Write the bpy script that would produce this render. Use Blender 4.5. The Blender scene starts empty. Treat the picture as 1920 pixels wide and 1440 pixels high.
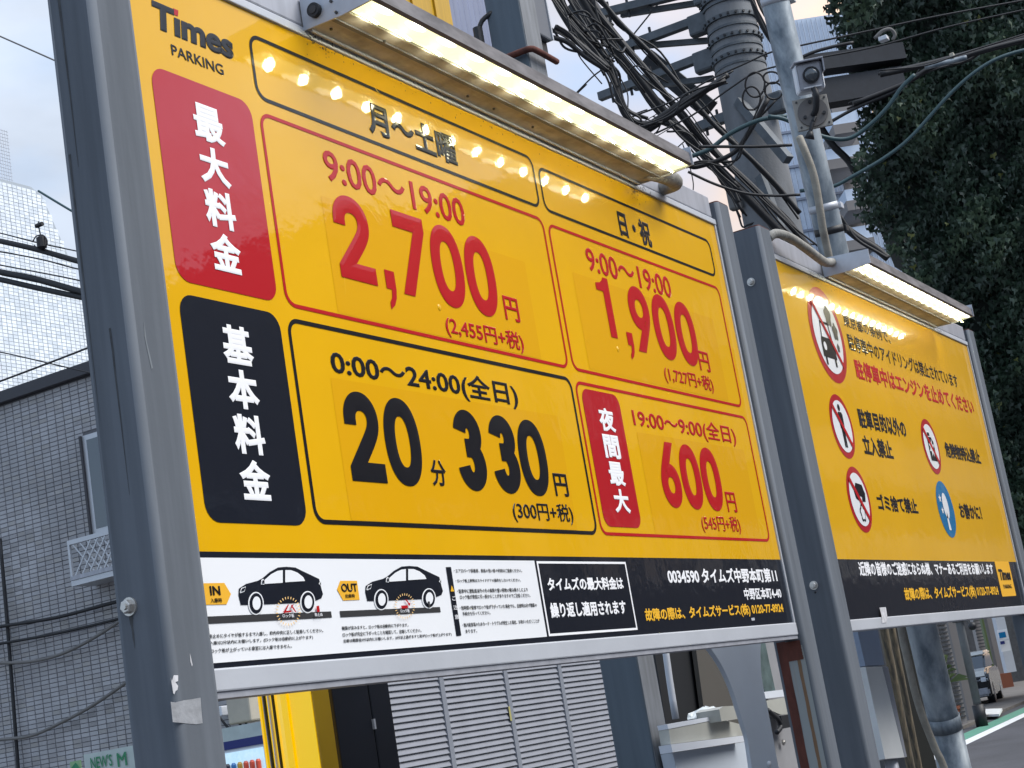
import bpy, bmesh, math, random
from mathutils import Vector, Matrix, Euler
random.seed(7)
sc = bpy.context.scene
COL = sc.collection

# ------------------------------------------------------------------ camera
R1 = Vector((0.50255987, 0.09808258, 0.85896064))      # world +X in camera axes (x right, y down, z forward)
R2 = Vector((-0.16351635, -0.96490816, 0.20546205))    # world +Z
R2.normalize(); R1 = (R1 - R2 * R1.dot(R2)).normalized()
RY = R2.cross(R1)                                      # world +Y
CAM = Vector((-1.9394, -1.6618, 1.5))
FOC = 3050.0
def ray(x, y):
    v = Vector(((x - 960) / FOC, (y - 720) / FOC, 1.0))
    return Vector((R1.dot(v), RY.dot(v), R2.dot(v)))
def atY(x, y, Y=0.0):
    d = ray(x, y); return CAM + d * ((Y - CAM.y) / d.y)
def atX(x, y, X):
    d = ray(x, y); return CAM + d * ((X - CAM.x) / d.x)
def atZ(x, y, Z=0.0):
    d = ray(x, y); return CAM + d * ((Z - CAM.z) / d.z)
def atD(x, y, D):
    return CAM + ray(x, y) * D
cd = bpy.data.cameras.new('camera'); cam = bpy.data.objects.new('camera', cd); COL.objects.link(cam)
cx = Vector((R1.x, RY.x, R2.x)); cy = -Vector((R1.y, RY.y, R2.y)); cz = -Vector((R1.z, RY.z, R2.z))
M = Matrix((cx, cy, cz)).transposed().to_4x4(); M.translation = CAM
cam.matrix_world = M
cd.sensor_fit = 'HORIZONTAL'; cd.sensor_width = 36.0; cd.lens = FOC / 1920 * 36
cd.clip_start = 0.05; cd.clip_end = 2000
sc.camera = cam

# ------------------------------------------------------------------ world, sun, exposure
SUN_EL, SUN_AZ = math.radians(48), math.radians(-72)     # azimuth measured from +X towards +Y
w = bpy.data.worlds.new('World'); sc.world = w; w.use_nodes = True
nt = w.node_tree; N = nt.nodes; L = nt.links; N.clear()
out = N.new('ShaderNodeOutputWorld'); bg = N.new('ShaderNodeBackground'); L.new(bg.outputs[0], out.inputs[0])
sky = N.new('ShaderNodeTexSky'); sky.sky_type = 'NISHITA'; sky.sun_disc = False
sky.sun_elevation = SUN_EL; sky.sun_rotation = math.pi / 2 - SUN_AZ
sky.air_density = 1.0; sky.dust_density = 1.5; sky.ozone_density = 1.0
tc = N.new('ShaderNodeTexCoord'); mp = N.new('ShaderNodeMapping'); mp.inputs['Scale'].default_value = (1, 1, 2.2)
mp.inputs['Location'].default_value = (0.35, 0.1, 0.0)
no = N.new('ShaderNodeTexNoise'); no.inputs['Scale'].default_value = 3.2; no.inputs['Detail'].default_value = 6; no.inputs['Roughness'].default_value = 0.5
cr = N.new('ShaderNodeValToRGB'); cr.color_ramp.elements[0].position = 0.36; cr.color_ramp.elements[1].position = 0.62
L.new(tc.outputs['Generated'], mp.inputs['Vector']); L.new(mp.outputs[0], no.inputs['Vector']); cv = N.new('ShaderNodeMath'); cv.operation = 'MULTIPLY_ADD'; L.new(no.outputs['Fac'], cv.inputs[2]); cv.inputs[0].default_value = 0.14
L.new(cv.outputs[0], cr.inputs[0])
# clouds take a warm tone towards the low evening side (+X)
sep = N.new('ShaderNodeSeparateXYZ'); L.new(tc.outputs['Generated'], sep.inputs[0])
wr = N.new('ShaderNodeMapRange'); wr.inputs[1].default_value = 0.78; wr.inputs[2].default_value = 0.90; L.new(sep.outputs['X'], wr.inputs[0]); L.new(wr.outputs[0], cv.inputs[1])
wc = N.new('ShaderNodeMix'); wc.data_type = 'RGBA'; L.new(wr.outputs[0], wc.inputs[0])
wc.inputs[6].default_value = (3.9, 4.4, 5.2, 1); wc.inputs[7].default_value = (6.3, 4.8, 3.7, 1)
n2 = N.new('ShaderNodeTexNoise'); n2.inputs['Scale'].default_value = 5.5; n2.inputs['Detail'].default_value = 5; L.new(mp.outputs[0], n2.inputs['Vector'])
r2 = N.new('ShaderNodeMapRange'); r2.inputs[1].default_value = 0.3; r2.inputs[2].default_value = 0.7; r2.inputs[3].default_value = 0.8; r2.inputs[4].default_value = 1.15; L.new(n2.outputs['Fac'], r2.inputs[0])
wm = N.new('ShaderNodeVectorMath'); wm.operation = 'SCALE'; L.new(wc.outputs[2], wm.inputs[0]); L.new(r2.outputs[0], wm.inputs['Scale'])
bs = N.new('ShaderNodeVectorMath'); bs.operation = 'MULTIPLY_ADD'; L.new(sky.outputs[0], bs.inputs[0]); bs.inputs[1].default_value = (0.8, 0.8, 0.8); bs.inputs[2].default_value = (1.3, 1.9, 2.7)
mx = N.new('ShaderNodeMix'); mx.data_type = 'RGBA'
L.new(cr.outputs[0], mx.inputs[0]); L.new(bs.outputs[0], mx.inputs[6]); L.new(wm.outputs[0], mx.inputs[7])
L.new(mx.outputs[2], bg.inputs[0]); bg.inputs[1].default_value = 0.105

sd = bpy.data.lights.new('sun', 'SUN'); so = bpy.data.objects.new('sun', sd); COL.objects.link(so)
sd.energy = 2.1; sd.angle = math.radians(40); sd.color = (1.0, 0.97, 0.92)
dirv = Vector((math.cos(SUN_EL) * math.cos(SUN_AZ), math.cos(SUN_EL) * math.sin(SUN_AZ), math.sin(SUN_EL)))
so.rotation_euler = dirv.to_track_quat('Z', 'Y').to_euler()
sc.view_settings.view_transform = 'Standard'; sc.view_settings.look = 'None'
sc.view_settings.exposure = 0.88; sc.view_settings.gamma = 1.0; sc.view_settings.use_curve_mapping = False
sc.cycles.max_bounces = 6; sc.cycles.use_denoising = True

# ------------------------------------------------------------------ materials
def mat(name, col, rough=0.5, metal=0.0, var=0.0, vscale=6.0, vdet=4.0, stretch=(1, 1, 1), bump=0.0, bscale=40.0, bstretch=(1, 1, 1),
        coat=0.0, emit=None, estr=0.0, spec=0.5, col2=None, trans=0.0, alpha=1.0, split=(0.35, 0.65), rvar=0.0, coatr=0.06):
    m = bpy.data.materials.new(name); m.use_nodes = True
    t = m.node_tree; b = t.nodes['Principled BSDF']
    b.inputs['Base Color'].default_value = (*col, 1); b.inputs['Roughness'].default_value = rough
    b.inputs['Metallic'].default_value = metal; b.inputs['Specular IOR Level'].default_value = spec
    b.inputs['Coat Weight'].default_value = coat; b.inputs['Coat Roughness'].default_value = coatr
    b.inputs['Transmission Weight'].default_value = trans; b.inputs['Alpha'].default_value = alpha
    if emit: b.inputs['Emission Color'].default_value = (*emit, 1); b.inputs['Emission Strength'].default_value = estr
    g = t.nodes.new('ShaderNodeTexCoord')
    if var or col2 or rvar:
        mp = t.nodes.new('ShaderNodeMapping'); mp.inputs['Scale'].default_value = stretch
        n = t.nodes.new('ShaderNodeTexNoise'); n.inputs['Scale'].default_value = vscale; n.inputs['Detail'].default_value = vdet
        n.inputs['Roughness'].default_value = 0.6
        r = t.nodes.new('ShaderNodeMapRange'); r.inputs[1].default_value = split[0]; r.inputs[2].default_value = split[1]
        x = t.nodes.new('ShaderNodeMix'); x.data_type = 'RGBA'
        t.links.new(g.outputs['Object'], mp.inputs[0]); t.links.new(mp.outputs[0], n.inputs['Vector'])
        t.links.new(n.outputs['Fac'], r.inputs[0]); t.links.new(r.outputs[0], x.inputs[0])
        c2 = col2 or tuple(c * (1 - var) for c in col); c1 = col if col2 else tuple(min(1, c * (1 + var)) for c in col)
        x.inputs[6].default_value = (*c1, 1); x.inputs[7].default_value = (*c2, 1)
        t.links.new(x.outputs[2], b.inputs['Base Color'])
        if rvar:
            rr = t.nodes.new('ShaderNodeMapRange'); rr.inputs[3].default_value = max(0, rough - rvar); rr.inputs[4].default_value = rough + rvar
            t.links.new(r.outputs[0], rr.inputs[0]); t.links.new(rr.outputs[0], b.inputs['Roughness'])
    if bump:
        mp = t.nodes.new('ShaderNodeMapping'); mp.inputs['Scale'].default_value = bstretch
        n = t.nodes.new('ShaderNodeTexNoise'); n.inputs['Scale'].default_value = bscale; n.inputs['Detail'].default_value = 3
        bu = t.nodes.new('ShaderNodeBump'); bu.inputs['Strength'].default_value = 1.0; bu.inputs['Distance'].default_value = bump
        t.links.new(g.outputs['Object'], mp.inputs[0]); t.links.new(mp.outputs[0], n.inputs['Vector'])
        t.links.new(n.outputs['Fac'], bu.inputs['Height']); t.links.new(bu.outputs[0], b.inputs['Normal'])
        if coat: t.links.new(bu.outputs[0], b.inputs['Coat Normal'])
    return m
FB = dict(bump=0.0006, bscale=16.0, coat=1.0, coatr=0.05, spec=0.08)
M_YEL = mat('sign_yellow', (0.72, 0.385, 0.0015), 0.4, var=0.035, vscale=2.0, **FB)
M_YEL2 = mat('sticker_yellow', (0.69, 0.350, 0.0015), 0.4, **FB)
M_RED = mat('sign_red', (0.42, 0.012, 0.018), 0.35, **FB)
M_BLK = mat('sign_black', (0.011, 0.013, 0.02), 0.35, **FB)
M_WHT = mat('sign_white', (0.80, 0.81, 0.83), 0.35, **FB)
M_AMB = mat('sign_amber', (0.80, 0.42, 0.03), 0.4)
M_ORG = mat('sign_pale_orange', (0.85, 0.55, 0.22), 0.4)
M_BLU = mat('sign_blue', (0.01, 0.16, 0.36), 0.35, **FB)
M_TXB = mat('print_black', (0.008, 0.008, 0.011), 0.5, coat=0.6, coatr=0.06, spec=.1)
M_TXR = mat('print_red', (0.42, 0.008, 0.012), 0.5, coat=0.6, coatr=0.06, spec=.1)
M_TXW = mat('print_white', (0.82, 0.82, 0.84), 0.45)
M_TXA = mat('print_amber', (0.78, 0.42, 0.02), 0.45)
M_GRY = mat('print_dark_grey', (0.03, 0.03, 0.032), 0.45)
M_ALU = mat('aluminium', (0.48, 0.50, 0.54), 0.5, 0.2, var=0.05, vscale=4, stretch=(1, 1, 1), bump=0.0002, bscale=90)
M_ALUD = mat('aluminium_fascia', (0.36, 0.37, 0.41), 0.5, 0.3, var=0.12, vscale=5, stretch=(4, 4, 0.6))
M_POST = mat('painted_steel', (0.118, 0.132, 0.152), 0.75, 0.0, var=0.11, vscale=5, stretch=(5, 5, 0.3), bump=0.0003, bscale=60, spec=0.2, rvar=0.08)
M_COLM = mat('column_steel', (0.075, 0.10, 0.125), 0.5, var=0.12, vscale=4, stretch=(4, 4, 0.3))
M_STAIN = mat('stain_white', (0.5, 0.5, 0.52), 0.8, var=0.2, vscale=60)
M_RUST = mat('rust', (0.10, 0.028, 0.018), 0.85, var=0.35, vscale=18, stretch=(1, 1, .3), bump=0.001, bscale=80)
M_RUSTY = mat('rust_stained_steel', (0.24, 0.26, 0.26), 0.6, col2=(0.25, 0.14, 0.07), vscale=9, stretch=(3, 3, .12), split=(.5, .68))
M_STEEL = mat('bolt_steel', (0.55, 0.53, 0.5), 0.35, 0.8, var=0.1)
M_SOIL = mat('soot', (0.03, 0.03, 0.03), 0.9)
M_LENS = mat('lamp_lens', (0.6, 0.6, 0.42), 0.35, emit=(1.0, 0.96, 0.52), estr=0.75, col2=(0.42, 0.42, 0.28), vscale=16)
M_REFL = mat('lamp_reflector', (0.9, 0.9, 0.85), 0.3, emit=(1.0, 0.98, 0.82), estr=1.6)
M_LED = mat('led_glow', (1, 1, 1), 0.3, emit=(1.0, 0.93, 0.64), estr=24.0)
M_SHELL = mat('lamp_shell', (0.16, 0.15, 0.155), 0.6, 0.0, var=0.35, vscale=30, stretch=(.3, 1, 1))
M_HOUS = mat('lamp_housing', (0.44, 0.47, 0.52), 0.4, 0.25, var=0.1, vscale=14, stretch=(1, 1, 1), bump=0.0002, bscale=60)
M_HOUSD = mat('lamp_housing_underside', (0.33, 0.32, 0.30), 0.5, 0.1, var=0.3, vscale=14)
M_DKR = mat('dark_rubber', (0.012, 0.013, 0.016), 0.55)
M_CABLE = mat('black_cable', (0.010, 0.010, 0.012), 0.6)
M_TEAL = mat('teal_cable', (0.03, 0.07, 0.08), 0.55)
M_GCAB = mat('grey_cable', (0.15, 0.145, 0.14), 0.7)
M_GALV = mat('galvanised', (0.33, 0.37, 0.40), 0.5, 0.2, col2=(0.12, 0.15, 0.18), vscale=11, vdet=6, stretch=(1, 1, .45), split=(.38, .62), rvar=.08)
M_CONC = mat('concrete_pole', (0.165, 0.172, 0.182), 0.85, var=0.2, vscale=4, stretch=(1, 1, .4), bump=0.002, bscale=60)
M_ARM = mat('arm_steel', (0.088, 0.10, 0.112), 0.6, 0.2, var=0.2, vscale=8)
M_COND = mat('beige_conduit', (0.27, 0.25, 0.21), 0.65, var=0.15, vscale=20, bump=0.0015, bscale=30, bstretch=(1, 1, 8))
M_OLIVE = mat('weathered_timber', (0.17, 0.135, 0.085), 0.8, col2=(0.06, 0.052, 0.04), vscale=10, stretch=(6, 6, .12), split=(.4, .62))
M_TILE = mat('grey_tile', (0.36, 0.36, 0.375), 0.5, var=0.22, vscale=.9, spec=0.4)
M_TILE2 = mat('grey_tile_dark', (0.325, 0.32, 0.33), 0.5, var=0.15, vscale=2)
M_TILE3 = mat('grey_tile_warm', (0.35, 0.34, 0.335), 0.5, var=0.15, vscale=2)
M_TILEU2 = mat('glazed_tile_grey', (0.62, 0.67, 0.72), 0.2, spec=1.0, coat=0.6, coatr=0.15)
M_TILEU = mat('glazed_tile', (0.74, 0.78, 0.82), 0.2, var=0.08, vscale=1.0, spec=1.0, coat=0.6, coatr=0.15)
M_GROUT = mat('grout', (0.13, 0.13, 0.142), 0.9)
M_GROUTU = mat('grout_pale', (0.36, 0.40, 0.44), 0.9)
M_DBAND = mat('dark_flashing', (0.04, 0.04, 0.048), 0.6)
M_WINF = mat('window_frame', (0.50, 0.52, 0.55), 0.4, 0.3)
M_GLASS = mat('window_glass', (0.05, 0.06, 0.07), 0.08, spec=1.0)
M_GREEN = mat('banner_green', (0.03, 0.22, 0.10), 0.6)
M_BANN = mat('banner_pale', (0.45, 0.52, 0.50), 0.7, var=.08)
M_CREAM = mat('cream_box', (0.42, 0.39, 0.32), 0.55, var=.05)
M_NAVY = mat('navy_awning', (0.012, 0.022, 0.16), 0.6)
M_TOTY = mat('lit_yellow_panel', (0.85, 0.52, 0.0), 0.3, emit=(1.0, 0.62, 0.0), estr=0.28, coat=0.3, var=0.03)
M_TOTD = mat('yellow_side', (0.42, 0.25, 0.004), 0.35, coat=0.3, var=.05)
M_PYEL = mat('yellow_banner', (0.52, 0.30, 0.004), 0.4, var=0.08, vscale=9, stretch=(8, 8, .3), coat=.2)
M_NVP = mat('navy_panel', (0.008, 0.010, 0.016), 0.4, var=.1)
M_SHUT = mat('shutter_slat', (0.225, 0.235, 0.27), 0.5, 0.0, var=0.06, vscale=3)
M_SHUTF = mat('shutter_stile', (0.20, 0.215, 0.25), 0.5)
M_CORR = mat('blue_grey_corrugated', (0.16, 0.19, 0.30), 0.5, var=.15, vscale=3, stretch=(3, 3, .3))
M_ARCH = mat('arch_panel', (0.50, 0.55, 0.61), 0.5, var=.05, vscale=2)
M_CAB = mat('cabinet_cream', (0.40, 0.40, 0.36), 0.4, var=.05)
M_HOOD = mat('hood_white', (0.66, 0.69, 0.74), 0.35)
M_BAG = mat('plastic_bag', (0.62, 0.66, 0.66), 0.25, bump=.004, bscale=40)
M_DARK = mat('dark_recess', (0.008, 0.009, 0.011), 0.6)
M_ASPH = mat('asphalt', (0.062, 0.062, 0.07), 0.85, var=.2, vscale=.6, bump=.004, bscale=120)
M_PAVE = mat('paving', (0.13, 0.12, 0.11), 0.85, var=.2, vscale=2)
M_LGREEN = mat('green_road_paint', (0.10, 0.28, 0.20), 0.7, var=.1, vscale=4)
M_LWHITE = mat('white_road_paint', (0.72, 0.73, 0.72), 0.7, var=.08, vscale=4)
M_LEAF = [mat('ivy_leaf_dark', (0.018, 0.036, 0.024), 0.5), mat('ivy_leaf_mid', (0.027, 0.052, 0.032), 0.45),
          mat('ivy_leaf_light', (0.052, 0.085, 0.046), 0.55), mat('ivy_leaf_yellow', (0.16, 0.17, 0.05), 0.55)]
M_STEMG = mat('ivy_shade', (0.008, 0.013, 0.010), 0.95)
M_APT = mat('apartment_panel', (0.58, 0.66, 0.78), 0.5, var=.04)
M_APTJ = mat('apartment_joint', (0.20, 0.23, 0.30), 0.6)
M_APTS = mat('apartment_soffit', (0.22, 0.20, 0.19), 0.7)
M_BPIL = mat('pale_pillar', (0.30, 0.28, 0.27), 0.7, var=.1)
M_BDRK = mat('dark_facade', (0.07, 0.072, 0.078), 0.6, var=.2)
M_TERRA = mat('terracotta', (0.22, 0.07, 0.035), 0.7)
M_PLANT = mat('plant_green', (0.10, 0.14, 0.05), 0.6)
M_CARB = mat('car_black', (0.012, 0.014, 0.018), 0.25, coat=.8)
M_CARSUN = mat('car_sunlit_white', (0.75, 0.74, 0.70), 0.3, coat=.6)

# ------------------------------------------------------------------ helpers
def tag(o, label=None, cat=None, group=None, kind=None):
    if label: o['label'] = label
    if cat: o['category'] = cat
    if group: o['group'] = group
    if kind: o['kind'] = kind
    return o
def empty(name, loc, label, cat, group=None):
    o = bpy.data.objects.new(name, None); COL.objects.link(o); o.location = loc; o.empty_display_size = 0.1
    bpy.context.view_layer.update()
    return tag(o, label, cat, group)
def link(name, me, m=None, parent=None, smooth=False):
    if m is not None and not me.materials:
        for mm in (m if isinstance(m, (list, tuple)) else [m]): me.materials.append(mm)
    if smooth:
        for p in me.polygons: p.use_smooth = True
    o = bpy.data.objects.new(name, me); COL.objects.link(o)
    if parent is not None:
        o.parent = parent
        loc = parent.location if parent.parent is None else Vector((0, 0, 0))
        o.matrix_parent_inverse = Matrix.Translation(-loc)      # meshes are written in world metres
    return o
def obj(name, bm, m, parent=None, smooth=False):
    me = bpy.data.meshes.new(name); bmesh.ops.recalc_face_normals(bm, faces=bm.faces)
    bm.to_mesh(me); bm.free()
    return link(name, me, m, parent, smooth)
def box(bm, lo, hi, bev=0.0, mi=0):
    r = bmesh.ops.create_cube(bm, size=1.0)
    lo = Vector(lo); hi = Vector(hi); c = (lo + hi) / 2; s = hi - lo
    for v in r['verts']: v.co = Vector((v.co.x * s.x, v.co.y * s.y, v.co.z * s.z)) + c
    if bev:
        es = list({e for v in r['verts'] for e in v.link_edges})
        bmesh.ops.bevel(bm, geom=es, offset=bev, segments=2, affect='EDGES', profile=0.5)
    return r['verts']
def bobj(name, lo, hi, m, parent=None, bev=0.0):
    bm = bmesh.new(); box(bm, lo, hi, bev); return obj(name, bm, m, parent)
def prism(bm, pts, ext):
    """closed polygon pts (Vectors) extruded by vector ext"""
    ext = Vector(ext); a = [bm.verts.new(Vector(p)) for p in pts]; b = [bm.verts.new(Vector(p) + ext) for p in pts]
    bm.faces.new(a); bm.faces.new(b[::-1]); n = len(a)
    for i in range(n): bm.faces.new((a[i], b[i], b[(i + 1) % n], a[(i + 1) % n]))
def smooth_pts(pts, k=6):
    pts = [Vector(p) for p in pts]
    if len(pts) < 3: return pts
    o = []
    P = [pts[0] * 2 - pts[1]] + pts + [pts[-1] * 2 - pts[-2]]
    for i in range(1, len(P) - 2):
        for j in range(k):
            t = j / k; a, b, c, d = P[i - 1], P[i], P[i + 1], P[i + 2]
            o.append(0.5 * ((2 * b) + (c - a) * t + (2 * a - 5 * b + 4 * c - d) * t * t + (3 * b - a - 3 * c + d) * t ** 3))
    o.append(pts[-1]); return o
def tube(bm, pts, r, n=8, caps=True, rr=None):
    pts = [Vector(p) for p in pts]; rings = []
    up = Vector((0.31, 0.17, 0.93))
    for i, p in enumerate(pts):
        t = (pts[min(i + 1, len(pts) - 1)] - pts[max(i - 1, 0)]).normalized()
        if abs(t.dot(up)) > 0.97: up = Vector((0.9, 0.3, 0.1))
        a = t.cross(up).normalized(); b = t.cross(a)
        q = rr[i] if rr else r
        rings.append([bm.verts.new(p + (a * math.cos(2 * math.pi * k / n) + b * math.sin(2 * math.pi * k / n)) * q) for k in range(n)])
    for A, B in zip(rings, rings[1:]):
        for k in range(n): bm.faces.new((A[k], A[(k + 1) % n], B[(k + 1) % n], B[k]))
    if caps: bm.faces.new(rings[0][::-1]); bm.faces.new(rings[-1])
def tobj(name, pts, r, m, parent=None, n=8, k=6, rr=None):
    bm = bmesh.new(); tube(bm, smooth_pts(pts, k), r, n, rr=rr); return obj(name, bm, m, parent, smooth=True)
def cyl(bm, a, b, r, n=16, r2=None):
    tube(bm, [a, b], r, n, rr=[r, r if r2 is None else r2])
def rtube_post(name, x0, x1, y0, y1, z0, z1, m, parent, r=0.02):
    """square tube with rounded corners and a sunk top cap"""
    bm = bmesh.new(); pts = []
    for cxx, cyy, a0 in ((x1 - r, y1 - r, 0), (x0 + r, y1 - r, 90), (x0 + r, y0 + r, 180), (x1 - r, y0 + r, 270)):
        for k in range(7):
            a = math.radians(a0 + k * 15); pts.append((cxx + r * math.cos(a), cyy + r * math.sin(a), z0))
    prism(bm, pts, (0, 0, z1 - z0))
    o = obj(name, bm, m, parent)
    for p in o.data.polygons: p.use_smooth = abs(p.normal.z) < 0.5 and min(abs(p.normal.x), abs(p.normal.y)) > 0.02
    return o
def hexbolt(bm, c, ax, r, h):
    ax = Vector(ax).normalized(); c = Vector(c)
    tube(bm, [c, c + ax * h * 0.25], r * 1.35, 16)
    tube(bm, [c + ax * h * 0.25, c + ax * h * 0.9, c + ax * h], r, 6, rr=[r, r, r * 0.85])
    tube(bm, [c + ax * h, c + ax * h * 1.25], r * 0.5, 8)

# flat print on a board standing in the plane y = Y0 and facing -Y
STEP = 0.0009
def flat(name, polys, m, parent, layer, Y0=0.0):
    bm = bmesh.new(); y = Y0 - STEP * layer
    for P in polys:
        vs = [bm.verts.new((p[0], y, p[1])) for p in P]
        try: f = bm.faces.new(vs)
        except ValueError: continue
        f.normal_update()
        if f.normal.y > 0: f.normal_flip()
    me = bpy.data.meshes.new(name); bmesh.ops.triangulate(bm, faces=bm.faces); bm.to_mesh(me); bm.free()
    return link(name, me, m, parent)
def rrect(u0, v0, u1, v1, r, n=6):
    P = []
    for cu, cv, a0 in ((u1 - r, v1 - r, 0), (u0 + r, v1 - r, 90), (u0 + r, v0 + r, 180), (u1 - r, v0 + r, 270)):
        for k in range(n + 1):
            a = math.radians(a0 + 90 * k / n); P.append((cu + r * math.cos(a), cv + r * math.sin(a)))
    return P
def ringflat(name, outer, inner, m, parent, layer, Y0=0.0):
    bm = bmesh.new(); y = Y0 - STEP * layer; n = len(outer)
    a = [bm.verts.new((p[0], y, p[1])) for p in outer]; b = [bm.verts.new((p[0], y, p[1])) for p in inner]
    for i in range(n):
        f = bm.faces.new((a[i], a[(i + 1) % n], b[(i + 1) % n], b[i])); f.normal_update()
        if f.normal.y > 0: f.normal_flip()
    me = bpy.data.meshes.new(name); bm.to_mesh(me); bm.free(); return link(name, me, m, parent)
def frame_line(u0, v0, u1, v1, r, wd, m, parent, layer=1, name='outline'):
    return ringflat(name, rrect(u0, v0, u1, v1, r), rrect(u0 + wd, v0 + wd, u1 - wd, v1 - wd, max(r - wd, 0.002)), m, parent, layer)
def circ(cu, cv, r, n=40, a0=0.0): return [(cu + r * math.cos(a0 + 2 * math.pi * k / n), cv + r * math.sin(a0 + 2 * math.pi * k / n)) for k in range(n)]
_tc = {}
try:
    import os
    LATIN = bpy.data.fonts.load(os.path.join(bpy.utils.system_resource('DATAFILES'), 'fonts', 'Inter.woff2'))
except Exception:
    LATIN = None
CAMN = Vector((0, -1, 0))
def glyphs(s, bold=0.0, shear=0.0, res=4, latin=False):
    key = (s, bold, shear, res, latin)
    if key in _tc: return _tc[key]
    cu = bpy.data.curves.new('t', 'FONT'); cu.body = s; cu.shear = shear; cu.resolution_u = res; cu.fill_mode = 'FRONT'
    cu.bevel_depth = bold; cu.bevel_resolution = 0
    if LATIN is not None and latin: cu.font = LATIN      # large figures in the bundled grotesque
    ob = bpy.data.objects.new('t', cu); COL.objects.link(ob)
    dg = bpy.context.evaluated_depsgraph_get(); me = bpy.data.meshes.new_from_object(ob.evaluated_get(dg))
    keep = {}; vs = []; fs = []
    for p in me.polygons:                       # front cap and the rim in front of the mid plane only
        if min(me.vertices[i].co.z for i in p.vertices) < -1e-5: continue
        f = []
        for i in p.vertices:
            if i not in keep: keep[i] = len(vs); vs.append(me.vertices[i].co.copy())
            f.append(keep[i])
        fs.append(tuple(f))
    bpy.data.objects.remove(ob); bpy.data.meshes.remove(me); bpy.data.curves.remove(cu)
    _tc[key] = (vs, fs); return vs, fs
def text(s, u0, v0, u1, v1, m, parent, layer=1, bold=0.0, shear=0.0, name='lettering', T=None, res=3, slope=0.0, latin=False):
    """print s so that its outline fills the rectangle; T maps (u, v) to a world point"""
    vs, fs = glyphs(s, bold, shear, res, latin)
    xs = [v.x for v in vs]; ys = [v.y for v in vs]; x0, x1, y0, y1 = min(xs), max(xs), min(ys), max(ys)
    zm = max(v.z for v in vs) or 1.0
    if T is None: T = lambda u, v: Vector((u, -STEP * layer, v))
    co = []
    for v in vs:
        u = u0 + (v.x - x0) / (x1 - x0) * (u1 - u0); q = v0 + (v.y - y0) / (y1 - y0) * (v1 - v0) + slope * (u - u0)
        w_ = T(u, q); co.append(w_ + (CAMN * (.00035 * v.z / zm)))
    me = bpy.data.meshes.new(name); me.from_pydata(co, [], fs); me.update()
    return link(name, me, m, parent)
def UV(p): q = atY(p[0], p[1]); return q.x, q.z
def ptext(s, BL, R, T, m, parent, layer=1, bold=0.02, shear=0.0, **k):
    """text placed by three points read on the board: bottom-left, right end, top-left"""
    a = UV(BL); b = UV(R); c = UV(T)
    return text(s, a[0], a[1], b[0], c[1], m, parent, layer, bold, shear, **k)
# ================================================================== ground and road
GZ = 0.0
def sheet(name, pts, z, m, kind='structure'):
    bm = bmesh.new(); bm.faces.new([bm.verts.new((p[0], p[1], z)) for p in pts]); o = obj(name, bm, m)
    for p in o.data.polygons:
        if p.normal.z < 0: p.flip()
    return tag(o, kind=kind)
sheet('ground', [(-400, -400), (600, -400), (600, 400), (-400, 400)], 0.0, M_ASPH)

# ================================================================== fee board
ZB, ZT, ZK = 1.6655, 2.866, 1.848            # bottom, top of the printed face, edge of the black strip
fee = empty('parking_fee_board', (1.26, 0, 0), 'large yellow parking fee board with red and black price panels and a lit lamp above', 'sign')
W = 2.518
face = flat('face', [[(0, ZK), (W, ZK), (W, ZT), (0, ZT)]], M_YEL, fee, 0)
flat('black_strip', [[(0, ZB), (W, ZB), (W, ZK), (0, ZK)]], M_BLK, fee, 0)
bobj('backing_panel', (-0.0, 0.004, ZB), (W, 0.03, ZT), M_ALUD, fee)
# aluminium frame pieces
bobj('bottom_rail', (0.0, -0.006, ZB - 0.036), (2.528, 0.045, ZB), M_ALU, fee, 0.003)
bobj('bottom_rail_lip', (0.0, -0.002, ZB - 0.046), (2.528, 0.04, ZB - 0.0365), M_ALUD, fee)
bobj('edge_strip', (W, -0.004, ZB + .0005), (2.529, 0.03, ZT), M_ALU, fee)
bobj('edge_strip', (-0.006, -0.002, ZB + .0005), (-0.0005, 0.03, ZT), M_ALU, fee)
bobj('top_rail', (0.0, -0.006, ZT + 0.0005), (2.529, 0.04, ZT + 0.018), M_ALU, fee, 0.002)
bobj('top_fascia', (0.0, -0.003, ZT + 0.021), (2.512, 0.05, ZT + 0.088), M_ALUD, fee, 0.004)
def post(x0, x1, y0, y1, z1, par):
    o = rtube_post('post', x0, x1, y0, y1, 0.0, z1, M_POST, par, 0.012)
    rtube_post('cap', x0 + .002, x1 - .002, y0 + .002, y1 - .002, z1 + .0005, z1 + .004, M_RUST, o, 0.010)
    return o
pl = post(-0.104, -0.004, -0.022, 0.078, 2.955, fee)
pr = post(2.530, 2.622, -0.022, 0.078, 2.938, fee)
def stain(px, m, par, name='scuff_mark', Y=-0.0226):
    bm = bmesh.new(); bm.faces.new([bm.verts.new(atY(x, y, Y)) for x, y in px]); return obj(name, bm, m, par)
stain([(320, 1270), (322, 1277), (326, 1266), (334, 1266), (334, 1277), (329, 1279), (334, 1286), (333, 1293), (329, 1296), (327, 1302), (325, 1300), (322, 1282)], M_STAIN, pl)
stain([(320, 1316), (329, 1317), (345, 1313), (360, 1311), (376, 1308), (378, 1335), (380, 1356), (368, 1358), (355, 1357), (336, 1355), (324, 1354)], mat('tape_residue', (0.36, 0.37, 0.39), .35, .2, var=.12, vscale=60, bump=.001, bscale=90), pl, 'tape_patch')
stain([(356, 1225), (358, 1232), (361, 1246), (360, 1250), (357, 1240)], M_STAIN, pl)
stain([(270, 600), (275, 640), (282, 668), (287, 690), (284, 692), (276, 655), (271, 630)], mat('paint_run', (.15, .17, .19), .6), pl, 'paint_run')
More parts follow.
